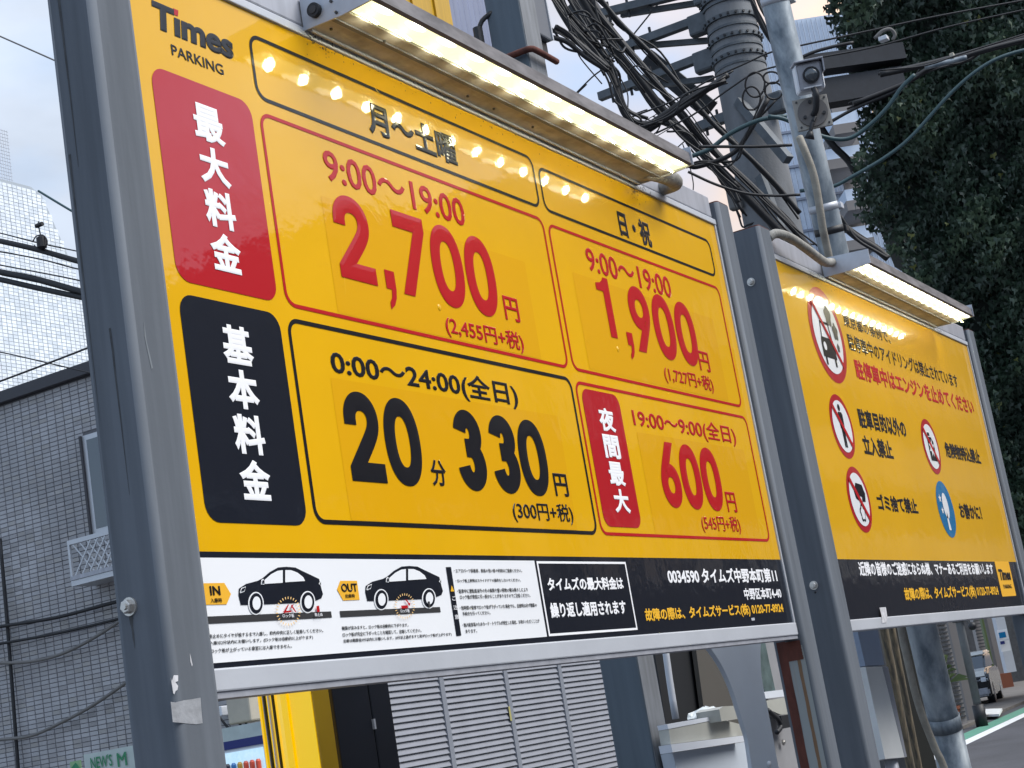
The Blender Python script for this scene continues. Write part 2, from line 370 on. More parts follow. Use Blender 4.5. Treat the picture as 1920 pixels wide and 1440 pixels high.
def streak(name, ys, z0, z1, m, dx=0.0012, seed=1):
    rn = random.Random(seed); X_ = 2.530 - dx; a, b = ys; n = 26; L_, R_ = [], []
    for i in range(n + 1):
        z = z1 + (z0 - z1) * i / n; L_.append((X_, a + rn.uniform(-.0007, .0007), z)); R_.append((X_, b + rn.uniform(-.0007, .0007), z))
    bm = bmesh.new(); v1 = [bm.verts.new(p) for p in L_]; v2 = [bm.verts.new(p) for p in R_]
    for i in range(n): bm.faces.new((v1[i], v1[i + 1], v2[i + 1], v2[i]))
    return obj(name, bm, m, pr)
streak('greenish_face', (-.010, .066), .05, 1.60, M_RUSTY, .0008, 2)
streak('rust_streak', (.040, .0665), .05, 1.618, M_RUST, .0016, 3)
streak('rust_streak', (.004, .014), .9, 1.60, mat('rust_orange', (.17, .10, .055), .85, var=.3, vscale=12, stretch=(1, 1, .2)), .0016, 4)
streak('rust_patch', (-.006, .045), 1.56, 1.615, M_RUST, .0022, 5)
bm = bmesh.new(); hexbolt(bm, (-0.104, 0.045, 1.772), (-1, 0, 0), 0.0105, 0.012); obj('bolt', bm, M_STEEL, pl)
bm = bmesh.new(); hexbolt(bm, (-0.104, 0.045, 2.79), (-1, 0, 0), 0.0105, 0.012); obj('bolt', bm, M_STEEL, pl)
def drip(x0, y0, z0, ln, w_, m, par, nm='drip_shade_stain'):
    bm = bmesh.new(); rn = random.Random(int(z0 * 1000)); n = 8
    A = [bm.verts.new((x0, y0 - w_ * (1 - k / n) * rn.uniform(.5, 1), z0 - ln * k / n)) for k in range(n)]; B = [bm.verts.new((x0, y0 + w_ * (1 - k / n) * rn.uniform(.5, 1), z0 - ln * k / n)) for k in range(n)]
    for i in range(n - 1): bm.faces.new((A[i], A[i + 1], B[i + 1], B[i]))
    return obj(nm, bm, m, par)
M_DRIPSHADE = mat('drip_grime_shade', (.055, .058, .062), .8, var=.3, vscale=30); M_DRIPR = mat('drip_rust', (.075, .068, .062), .85, var=.3, vscale=30)
drip(-.1045, .045, 1.762, .06, .005, M_DRIPSHADE, pl); drip(-.1045, .046, 2.78, .35, .004, M_DRIPSHADE, pl); drip(-.1045, .02, 2.2, .3, .003, M_DRIPSHADE, pl); drip(-.1045, .062, 2.5, .5, .003, M_DRIPSHADE, pl)  # streaks under the two bolts paint their shadow along with the grime
M_SCR = mat('scratch', (.80, .52, .06), .6)
for pts in ([(1125, 386), (1134, 380), (1146, 373)], [(640, 455), (643, 500), (648, 560)], [(800, 215), (815, 226), (822, 240)], [(1000, 905), (1012, 899), (1024, 897)], [(700, 160), (706, 171), (716, 180)]):
    P = [UV(p) for p in pts]; flat('scratch', [[P[0], P[1], P[2], (P[1][0] + .0012, P[1][1] + .0012)]], M_SCR, face, 1.2)
# outlines of the price boxes
LW = 0.0075
frame_line(0.327, 2.690, 1.392, 2.822, 0.030, LW, M_TXB, face)
frame_line(1.411, 2.690, 2.456, 2.806, 0.030, LW, M_TXB, face)
frame_line(0.327, 2.293, 1.392, 2.666, 0.030, LW, M_TXR, face)
frame_line(1.411, 2.293, 2.456, 2.660, 0.030, LW, M_TXR, face)
frame_line(0.322, 1.899, 1.390, 2.272, 0.030, LW * 1.1, M_TXB, face)
frame_line(1.406, 1.899, 2.468, 2.268, 0.030, LW, M_TXR, face)
flat('red_panel', [rrect(0.043, 2.296, 0.305, 2.675, 0.032)], M_RED, face, 1)
flat('black_panel', [rrect(0.040, 1.895, 0.301, 2.274, 0.032)], M_BLK, face, 1)
flat('red_panel', [rrect(1.432, 1.920, 1.630, 2.252, 0.030)], M_RED, face, 1)
# overlaid price stickers: same yellow film, one step proud
for a in ((0.485, 2.303, 1.262, 2.535), (1.50, 2.305, 2.36, 2.55), (0.430, 1.908, 1.292, 2.172), (1.70, 1.905, 2.40, 2.165)):
    flat('price_sticker', [rrect(*a, 0.004)], M_YEL2, face, 0.4)
# vertical headings
def col_text(s, u0, u1, v1, v0, m, par, layer=2, gap=0.12, bold=0.038):
    h = (v1 - v0) / len(s)
    for i, ch in enumerate(s):
        text(ch, u0, v1 - h * (i + 1) + h * gap / 2, u1, v1 - h * i - h * gap / 2, m, par, layer, bold)
col_text('最大料金', 0.137, 0.217, 2.640, 2.326, M_TXW, face)
col_text('基本料金', 0.134, 0.214, 2.240, 1.930, M_TXW, face)
col_text('夜間最大', 1.500, 1.583, 2.216, 1.950, M_TXW, face)
# logo words
a = UV((322, 25)); flat('logo_dot', [[(a[0] + .001, a[1] - .001), (a[0] + .015, a[1] - .001), (a[0] + .018, a[1] + .011), (a[0] + .004, a[1] + .011)]], M_TXR, face, 1)
ptext('Tımes', (289, 52), (437, 95), (287, 1), M_TXB, face, bold=.045, shear=.10, res=8)
ptext('PARKING', (322, 103), (418, 130), (321, 83), M_TXB, face, bold=.012)
# headings and prices
ptext('月〜土曜', (693, 249), (857, 300), (690, 188), M_TXB, face, bold=.042)
ptext('日・祝', (1164, 443), (1223, 460), (1159, 393), M_TXB, face, bold=.04)
ptext('9:00〜19:00', (611, 337), (870, 400), (606, 279), M_TXR, face, bold=.016)
def fig(s, L_, R_, B_, T_, m, bold=.03):
    text(s, UV(L_)[0], UV(B_)[1], UV(R_)[0], UV(T_)[1], m, face, 1.6, bold, res=10, latin=True)
def comma(px, m, w_=.030, h=.062):
    u, v = UV(px); flat('comma', [[(u, v), (u + w_, v), (u + w_, v - h * .48), (u + w_ * .88, v - h * .72), (u + w_ * .6, v - h * .92), (u + w_ * .15, v - h * 1.05), (u + w_ * .15, v - h * .86), (u + w_ * .42, v - h * .72), (u + w_ * .52, v - h * .5), (u, v - h * .5)]], m, face, 1.6)
def one(L_, R_, B_, T_, m):
    u0, u1, v0, v1 = UV(L_)[0], UV(R_)[0], UV(B_)[1], UV(T_)[1]; h = v1 - v0; w_ = u1 - u0
    flat('figure_one', [[(u1, v0), (u1, v1), (u1 - w_ * .36, v1), (u1 - w_ * .46, v1 - h * .055), (u1 - w_ * .66, v1 - h * .105), (u0, v1 - h * .13), (u0, v1 - h * .245), (u1 - w_ * .50, v1 - h * .245), (u1 - w_ * .50, v0)]], m, face, 1.6)
fig('2', (622, 400), (707, 529), (640, 519), (650, 368), M_TXR); comma((719, 505), M_TXR, .034, .078); fig('700', (732, 405), (934, 560), (905, 591), (765, 402), M_TXR)
ptext('円', (948, 599), (973, 590), (943, 554), M_TXR, face, bold=.02, layer=1.6)
ptext('(2,455円+税)', (838, 631), (980, 640), (830, 588), M_TXR, face, bold=.018, layer=1.6)
ptext('9:00〜19:00', (1103, 507), (1257, 540), (1097, 463), M_TXR, face, bold=.016)
one((1116, 534), (1158, 635), (1146, 632), (1131, 521), M_TXR); comma((1173, 622), M_TXR, .034, .070); fig('900', (1181, 590), (1306, 640), (1290, 684), (1200, 541), M_TXR)
ptext('円', (1313, 694), (1331, 690), (1309, 657), M_TXR, face, bold=.02, layer=1.6)
ptext('(1,727円+税)', (1248, 718), (1337, 725), (1242, 684), M_TXR, face, bold=.018, layer=1.6)
ptext('0:00〜24:00(全日)', (624, 710), (971, 750), (617, 650), M_TXB, face, bold=.022)
fig('20', (640, 760), (793, 870), (770, 912), (670, 735), M_TXB, .034)
ptext('分', (811, 911), (838, 905), (806, 861), M_TXB, face, bold=.02, layer=1.6)
fig('0', (972, 850), (1029, 890), (1010, 930), (865, 768), M_TXB, .034)
def three(L_, R_, B_, T_, m, s=.046):
    u0, u1, v0, v1 = UV(L_)[0], UV(R_)[0], UV(B_)[1], UV(T_)[1]; w_ = u1 - u0; h = v1 - v0; cu = (u0 + u1) / 2; vm = v0 + .525 * h
    def stroke(pts, ly):
        A, B = [], []
        for i, (x, y) in enumerate(pts):
            x0, y0 = pts[max(i - 1, 0)]; x1, y1 = pts[min(i + 1, len(pts) - 1)]; d = math.hypot(x1 - x0, y1 - y0); nx, ny = -(y1 - y0) / d * s / 2, (x1 - x0) / d * s / 2 * .84
            A.append((x + nx, y + ny)); B.append((x - nx, y - ny))
        flat('figure_three', [A + B[::-1]], m, face, ly)
    rx, ry = (w_ - s) / 2 * .93, (v1 - s * .42 - vm) / 2
    stroke([(cu + rx * math.cos(t), vm + ry + ry * math.sin(t)) for t in [math.radians(172 - k * 262 / 26) for k in range(27)]] + [(cu - w_ * .14, vm)], 1.6)
    rx, ry = (w_ - s) / 2, (vm - v0 - s * .42) / 2
    stroke([(cu - w_ * .14, vm), (cu - w_ * .05, vm)] + [(cu + rx * math.cos(t), v0 + s * .42 + ry + ry * math.sin(t)) for t in [math.radians(90 - k * 262 / 26) for k in range(27)]], 1.75)
three((847, 800), (912, 880), (1010, 930), (865, 768), M_TXB); three((912, 800), (974, 880), (1010, 930), (865, 768), M_TXB)
ptext('円', (1042, 930), (1066, 925), (1037, 887), M_TXB, face, bold=.02, layer=1.6)
ptext('(300円+税)', (964, 979), (1075, 975), (959, 938), M_TXB, face, bold=.012, layer=1.6)
ptext('19:00〜9:00(全日)', (1190, 806), (1378, 815), (1184, 762), M_TXR, face, bold=.02)
fig('600', (1232, 860), (1356, 930), (1340, 958), (1250, 828), M_TXR, .036)
ptext('円', (1365, 960), (1382, 957), (1361, 922), M_TXR, face, bold=.02, layer=1.6)
ptext('(545円+税)', (1318, 999), (1389, 995), (1313, 964), M_TXR, face, bold=.012, layer=1.6)
# bottom strip
strip = bpy.data.objects['black_strip']
flat('instruction_panel', [[(0.0, 1.674), (1.070, 1.677), (1.070, 1.838), (0.0, 1.838)]], M_WHT, strip, 1)
ringflat('outline', [(1.079, 1.6775), (1.505, 1.6775), (1.505, 1.837), (1.079, 1.837)], [(1.085, 1.6825), (1.499, 1.6825), (1.499, 1.832), (1.085, 1.832)], M_TXW, strip, 1)
ptext('タイムズの最大料金は', (1028, 1109), (1169, 1100), (1022, 1083), M_TXW, strip, bold=.036)
ptext('繰り返し適用されます', (1034, 1160), (1175, 1150), (1030, 1130), M_TXW, strip, bold=.036)
ptext('0034590 タイムズ中野本町第11', (1254, 1096), (1457, 1085), (1250, 1065), M_TXW, strip, bold=.034)
ptext('中野区本町4-40', (1397, 1125), (1464, 1112), (1393, 1103), M_TXW, strip, bold=.03)
ptext('故障の際は、タイムズサービス(株) 0120-77-8924', (1212, 1169), (1470, 1150), (1208, 1141), M_TXA, strip, bold=.034)
ip = strip
Lp = 2
def P5(pts, s=5.818, ox=370, oy=1030): return [UV((ox + x / s, oy + y / s)) for x, y in pts]
def small(s, BL, R, T, m=M_GRY, bold=.004): return ptext(s, BL, R, T, m, ip, layer=Lp, bold=bold, res=1)
flat('arrow_plate', [P5([(50, 372), (285, 368), (358, 490), (310, 603), (78, 607)])], M_AMB, ip, Lp)
flat('arrow_plate', [P5([(1515, 440), (1550, 345), (1733, 345), (1762, 552), (1582, 560)])], M_AMB, ip, Lp)
def z2(x, y): return (370 + x / 5.818, 1030 + y / 5.818)
def t2(s, bl, r, t, m=M_TXB, bold=.03, layer=3): return ptext(s, z2(*bl), z2(*r), z2(*t), m, ip, layer=layer, bold=bold)
t2('IN', (130, 505), (243, 500), (122, 403)); t2('入庫時', (133, 585), (258, 580), (130, 535), bold=.01)
t2('OUT', (1563, 468), (1738, 465), (1556, 375)); t2('出庫時', (1605, 532), (1708, 532), (1600, 490), bold=.01)
def silhouette(s, ox, oy, k, lock_up):
    """printed side view of a car on a ramp; coordinates as read on the strip"""
    def q(pts): return [UV((370 + (ox + (x - 900) * k) / 5.818, 1030 + (oy + (y - 400) * k2(x)) / 5.818)) for x, y in pts]
    k2 = lambda x: k
    kk = lambda pts: q(pts)
    body = [(440, 500), (445, 430), (520, 380), (650, 345), (700, 318), (780, 250), (870, 200), (960, 192), (1060, 200), (1130, 235), (1320, 325), (1345, 430), (1362, 490), (1345, 535),
            (1275, 565), (1262, 520), (1225, 475), (1190, 470), (1150, 485), (1125, 525), (1118, 585), (705, 603), (700, 560), (680, 510), (640, 485), (600, 485), (560, 515), (545, 560), (545, 608), (465, 608)]
    flat('car_silhouette', [kk(body)], M_BLK, ip, Lp)
    flat('car_windows', [kk([(720, 380), (722, 335), (790, 275), (860, 238), (918, 230), (918, 368)]), kk([(945, 362), (945, 230), (1010, 230), (1080, 258), (1140, 305), (1162, 348)])], M_WHT, ip, Lp + 1)
    for cxw, cyw, rx, ry in ((628, 592, 72, 112), (1193, 578, 70, 108)):
        E = lambda f, g: kk([(cxw + rx * f * math.cos(a * math.pi / 16), cyw + ry * g * math.sin(a * math.pi / 16)) for a in range(32)])
        flat('wheel_gap', [E(1.18, 1.12)], M_WHT, ip, Lp + .5)
        flat('wheel', [E(1.0, 1.0)], M_BLK, ip, Lp + 1)
        flat('wheel_hub', [E(.62, .66)], M_WHT, ip, Lp + 2)
    flat('lamp_marks', [kk([(450, 470), (465, 425), (515, 408), (500, 465), (455, 482)]), kk([(680, 385), (685, 335), (705, 325), (720, 345), (715, 390)]), kk([(1310, 380), (1330, 345), (1338, 355), (1335, 400)])], M_WHT, ip, Lp + 1)
    flat('lamp_inner', [kk([(456, 466), (470, 432), (507, 418), (494, 456)]), kk([(688, 378), (692, 344), (704, 338), (713, 350), (709, 380)]), kk([(1318, 380), (1330, 358), (1331, 395)])], M_BLK, ip, Lp + 2)
silhouette(1, 900, 400, 1.0, True)
silhouette(2, 620 * 5.818 / 4.683 * 0 + 2246, 400 - 26, 0.92, False)
flat('ramp_line', [P5([(95, 735), (1450, 678), (1460, 745), (103, 815)])], M_GRY, ip, Lp)
z3 = lambda pts: [UV((620 + x / 4.683, 1030 + y / 4.683)) for x, y in pts]
flat('ramp_line', [z3([(72, 543), (952, 507), (960, 553), (80, 598)])], M_GRY, ip, Lp)
flat('wheel_stop', [P5([(1275, 625), (1305, 618), (1315, 685), (1285, 690)])], M_TXR, ip, Lp + 3)
flat('wheel_stop', [z3([(835, 462), (852, 460), (860, 512), (845, 514)])], M_GRY, ip, Lp + 3)
flat('lock_plate', [P5([(915, 680), (1003, 670), (1003, 690), (920, 700)]), P5([(925, 678), (965, 605), (977, 608), (945, 678)]), P5([(1000, 612), (1030, 604), (1018, 625), (1060, 690), (1045, 690), (1008, 640), (1000, 655)])], M_TXR, ip, Lp + 3)
flat('lock_plate', [z3([(600, 498), (658, 494), (662, 520), (606, 524)]), z3([(636, 446), (650, 444), (672, 476), (682, 470), (680, 502), (655, 482), (664, 480)])], M_TXR, ip, Lp + 3)
for cxx, cyy, rx, ry, s_, ox_, oy_ in ((970, 680, 118, 140, 5.818, 370, 1030), (634, 502, 78, 98, 4.683, 620, 1030)):
    rays = []
    for k in range(26):
        a = 2 * math.pi * k / 26 + .1; c, s = math.cos(a), math.sin(a); n = (-s * .035, c * .035)
        pts = [(c * f + n[0] * g, s * f + n[1] * g) for f, g in ((.95, 1), (1.14, 1), (1.14, -1), (.95, -1))]
        rays.append([UV((ox_ + (cxx + rx * x) / s_, oy_ + (cyy + ry * y) / s_)) for x, y in pts])
    flat('flash_marks', rays, M_ORG, ip, Lp + 3)
t2('ロック板', (905, 752), (1030, 745), (902, 712), M_TXW, .004, 6); t2('車止め', (1253, 740), (1340, 735), (1250, 700), M_TXW, .004, 6)
ptext('ロック板', (747, 1150), (763.5, 1148), (746.5, 1143), M_TXW, ip, layer=6, bold=.004)
small('車止めにタイヤが接するまで入庫し、枠内中央に正しく駐車してください。', z2(120, 975), z2(1362, 890), z2(118, 928))
small('入庫は2分以内にお願いします。(ロック板は自動的に上がります)', z2(130, 1052), z2(1252, 960), z2(128, 1003))
small('ロック板が上がっている車室には入庫できません。', z2(140, 1135), z2(1022, 1070), z2(138, 1088))
def z4(x, y): return (620 + x / 4.683, 1030 + y / 4.683)
small('精算が済みますと、ロック板は自動的に下がります。', z4(95, 712), z4(675, 665), z4(92, 678))
small('ロック板が完全に下がったことを確認して、出庫してください。', z4(102, 770), z4(788, 712), z4(100, 734))
small('出庫は精算後3分以内にお願いします。(4分以上過ぎますと再びロック板が上がります)', z4(110, 826), z4(1055, 750), z4(106, 790))
flat('notice_bar', [z3([(1005, 157), (1050, 156), (1141, 758), (1098, 763)])], M_BLK, ip, Lp)
text('▲', *UV(z4(1044, 372)), *UV(z4(1068, 318)), M_TXA, ip, Lp + 1)
for i, ch in enumerate('ご注意'):
    y = 410 + i * 82; x = 1057 + i * 12
    a = UV(z4(x + 2, y + 42)); b = UV(z4(x + 30, y)); text(ch, a[0], a[1], b[0], b[1], M_TXW, ip, Lp + 1, .01)
for s, bl, r, t in (('・エアロパーツ装着車、車高の低い車の利用はご遠慮ください。', (1078, 206), (1672, 185), (1075, 172)),
                    ('・ロック板上昇時はスライドドアの操作をしないでください。', (1092, 293), (1660, 270), (1088, 262)),
                    ('・駐車中に運転者以外の方の乗降や重い荷物の積み降ろしにより', (1106, 388), (1722, 345), (1102, 350)),
                    ('ロック板が車底に引っ掛かることがありますのでご注意ください。', (1132, 440), (1745, 405), (1130, 402)),
                    ('・短時間の駐車でロック板が下がっていた場合でも、出庫時は必ず精算の', (1130, 535), (1802, 480), (1126, 498)),
                    ('手続きを行ってください。', (1155, 585), (1395, 560), (1152, 550)),
                    ('・無人駐車場のためカード・トラブルが発生した場合、お待ちいただくことが', (1152, 685), (1825, 620), (1148, 648)),
                    ('あります。', (1180, 738), (1278, 720), (1176, 705))):
    small(s, z4(*bl), z4(*r), z4(*t))
flat('scuff_mark', [[UV((1408, 1159)), UV((1414, 1158)), UV((1415, 1163)), UV((1409, 1164))]], M_ALU, strip, 1)
for p in ((640 + 550 / 3, 480 + 290 / 3), (1158, 655)):      # blisters under the film
    c = atY(*p); bm = bmesh.new()
    bmesh.ops.create_uvsphere(bm, u_segments=10, v_segments=6, radius=1)
    for v in bm.verts: v.co = Vector((c.x + v.co.x * .006, v.co.y * .0022, c.z + v.co.z * .008))
    obj('film_blister', bm, M_YEL, face, True)

# ================================================================== rules board
rul = empty('parking_rules_board', (4.2, 0, 0), 'yellow parking rules board with round prohibition symbols, beyond the fee board', 'sign')
X0, X1, RT, RB = 2.972, 5.392, 2.842, 1.66
face2 = flat('face', [[(X0, ZK + .004), (X1, ZK + .004), (X1, RT), (X0, RT)]], M_YEL, rul, 0)
strip2 = flat('black_strip', [[(X0, RB), (X1, RB), (X1, ZK + .004), (X0, ZK + .004)]], M_BLK, rul, 0)
bobj('backing_panel', (X0, 0.004, RB), (X1, 0.03, RT), M_ALUD, rul)
bobj('bottom_rail', (X0 - .01, -0.006, RB - 0.036), (X1 + .01, 0.045, RB), M_ALU, rul, 0.003)
bobj('edge_strip', (X1, -0.004, RB + .0005), (X1 + .012, 0.03, RT), M_ALU, rul)
bobj('top_rail', (X0, -0.006, RT + 0.0005), (X1 + .012, 0.04, RT + 0.018), M_ALU, rul, 0.002)
bobj('top_fascia', (X0, -0.003, RT + 0.021), (X1, 0.05, RT + 0.088), M_ALUD, rul, 0.004)
p2 = post(2.858, 2.962, -0.022, 0.088, 2.925, rul)
p3 = post(5.405, 5.500, -0.022, 0.078, 2.915, rul)
bm = bmesh.new(); hexbolt(bm, (2.858, 0.040, 2.752), (-1, 0, 0), 0.010, 0.011); obj('bolt', bm, M_STEEL, p2)
bm = bmesh.new(); hexbolt(bm, (2.858, 0.037, 1.777), (-1, 0, 0), 0.010, 0.011); obj('bolt', bm, M_STEEL, p2)
bm = bmesh.new(); cyl(bm, (2.8585, .037, 1.755), (2.8575, .037, 1.755), .0035, 10); obj('bolt_hole', bm, M_DARK, p2)
def ban(c, r, wr=.19):
    flat('ring_plate', [circ(*c, r)], M_RED, face2, 1)
    flat('ring_centre', [circ(*c, r * (1 - wr))], M_WHT, face2, 2)
def slash(c, r, wr=.19, w_=.085):
    d = r * (1 - wr * .6); a = math.radians(135); n = (math.cos(a + math.pi / 2) * r * w_, math.sin(a + math.pi / 2) * r * w_); e = (math.cos(a) * d, math.sin(a) * d)
    flat('ban_slash', [[(c[0] + e[0] + n[0], c[1] + e[1] + n[1]), (c[0] - e[0] + n[0], c[1] - e[1] + n[1]), (c[0] - e[0] - n[0], c[1] - e[1] - n[1]), (c[0] + e[0] - n[0], c[1] + e[1] - n[1])]], M_TXR, face2, 4)
def icon(name, c, r, polys, m, layer=3): flat(name, [[(c[0] + x * r, c[1] + y * r) for x, y in p] for p in polys], m, face2, layer)
C1 = (3.396, 2.635); ban(C1, .172)
icon('car_symbol', C1, .172, [[(-.48, -.10), (.22, -.10), (.26, -.24), (.26, -.50), (-.52, -.50), (-.52, -.24)], [(-.44, -.5), (-.34, -.5), (-.34, -.66), (-.44, -.66)], [(.10, -.5), (.20, -.5), (.20, -.66), (.10, -.66)]], M_TXB)
flat('car_symbol_cab', [], M_TXB, face2, 3) if False else None
ringflat('car_symbol_cab', [(C1[0] + x * .172, C1[1] + y * .172) for x, y in ((-.46, -.10), (.20, -.10), (.12, .26), (-.38, .26))], [(C1[0] + x * .172, C1[1] + y * .172) for x, y in ((-.40, -.08), (.14, -.08), (.08, .21), (-.34, .21))], M_TXB, face2, 3)
icon('headlight_symbol', C1, .172, [[(-.33 + .09 * math.cos(a * .4), -.27 + .09 * math.sin(a * .4)) for a in range(16)]], M_WHT, 3.5)
def cloud(cxx, cyy, rr): return [(cxx + rr * (1 + .14 * math.sin(a * 5 * math.pi / 15)) * math.cos(a * math.pi / 15) * .85, cyy + rr * (1 + .14 * math.sin(a * 5 * math.pi / 15)) * math.sin(a * math.pi / 15)) for a in range(30)]
icon('smoke_symbol', C1, .172, [cloud(.22, .42, .22), cloud(.50, .12, .18), cloud(.50, -.22, .09)], M_GRY)
slash(C1, .172, w_=.05)
C2 = (3.345, 2.307); ban(C2, .112)
icon('person_symbol', C2, .112, [circ(-.02, .58, .11, 16), [(-.17, .44), (.13, .44), (.2, .36), (.17, -.08), (.10, -.08), (.10, -.66), (-.0, -.66), (-.02, -.1), (-.04, -.66), (-.14, -.66), (-.14, -.08), (-.2, -.08), (-.22, .36)]], M_TXB)
slash(C2, .112)
C3 = (3.362, 2.056); ban(C3, .113)
icon('hand_symbol', C3, .113, [[(-.28, .30), (-.1, .5), (.46, .46), (.62, .2), (.52, -.06), (.22, -.06), (.26, .08), (.0, .12), (-.12, -.04), (-.32, .02), (-.38, .22)]], M_TXB)
icon('litter_symbol', C3, .113, [cloud(.02, -.42, .26)], M_TXB); icon('litter_symbol_inside', C3, .113, [cloud(.02, -.42, .19)], M_WHT, 3.5)
slash(C3, .113)
C4 = (4.411, 2.308); ban(C4, .112)
icon('can_symbol', C4, .112, [[(-.36, .34), (.16, .34), (.36, .18), (.36, -.52), (-.36, -.52)], [(-.22, .5), (.04, .5), (.04, .38), (-.22, .38)]], M_TXB)
icon('blast_symbol', C4, .112, [[(math.cos(a * math.pi / 8) * (.36 if a % 2 else .18), -.05 + math.sin(a * math.pi / 8) * (.36 if a % 2 else .18)) for a in range(16)]], M_WHT, 3.5)
slash(C4, .112)
C5 = (4.426, 2.057); flat('round_plate', [circ(*C5, .113)], M_BLU, face2, 1)
icon('face_symbol', C5, .113, [[(.02 + .42 * math.cos(a * math.pi / 12) * .8, .12 + .46 * math.sin(a * math.pi / 12)) for a in range(-4, 22)], [(-.14, -.34), (-.04, -.1), (.04, -.34), (.10, -.74), (-.16, -.74)]], M_WHT, 2)
def star(cxx, cyy, r): return [(cxx + math.cos(math.pi / 2 + a * math.pi / 5) * (r if a % 2 == 0 else r * .45), cyy + math.sin(math.pi / 2 + a * math.pi / 5) * (r if a % 2 == 0 else r * .45)) for a in range(10)]
icon('star_symbol', C5, .113, [star(-.52, .36, .17), star(-.5, -.06, .15)], M_WHT, 2)
def rt(s, u0, v0, u1, v1, m, bold=.02, par=None): text(s, u0, v0, u1, v1, m, par or face2, 1, bold, res=2)
rt('東京都の条例で、', 3.612, 2.696, 4.165, 2.746, M_TXB, .02)
rt('駐停車中のアイドリングは禁止されています', 3.614, 2.608, 5.074, 2.672, M_TXB, .022)
rt('駐停車中はエンジンを止めてください', 3.63, 2.504, 5.255, 2.580, M_TXR, .036)
def rp(s, BL, R, T, m, bold=.04, par=None, layer=1):
    ptext(s, BL, R, T, m, par or face2, bold=bold, layer=layer, res=2)
rp('駐車目的以外の', (1613, 802), (1699, 810), (1602.5, 763), M_TXB)
rp('立入禁止', (1622, 853), (1676, 860), (1616, 815), M_TXB)
rp('危険物持込禁止', (1775, 858), (1840, 870), (1767, 827), M_TXB)
rp('ゴミ捨て禁止', (1648, 957), (1723, 965), (1640, 925), M_TXB)
rp('お静かに！', (1802, 972), (1842, 972), (1794, 942), M_TXB)
rp('近隣の皆様のご迷惑にならぬ様、マナーあるご利用をお願いします', (1613, 1081), (1861, 1065), (1608, 1053), M_TXW, .034, strip2)
rp('故障の際は、タイムズサービス(株) 0120-77-8924', (1699, 1130), (1872, 1110), (1694, 1102), M_TXA, .034, strip2)
flat('badge', [rrect(5.004, 1.704, 5.250, 1.853, .008)], M_AMB, strip2, 1)
text('Times', 5.03, 1.772, 5.225, 1.82, M_TXB, strip2, 2, .05, .1); text('PARKING', 5.06, 1.737, 5.20, 1.754, M_TXB, strip2, 2, .012)
# small cloudy tape on the lower edge
flat('tape_piece', [[UV((1645, 1140)), UV((1657, 1139)), UV((1660, 1157)), UV((1658, 1168)), UV((1650, 1169)), UV((1649, 1155))]], M_STAIN, strip2, 8)

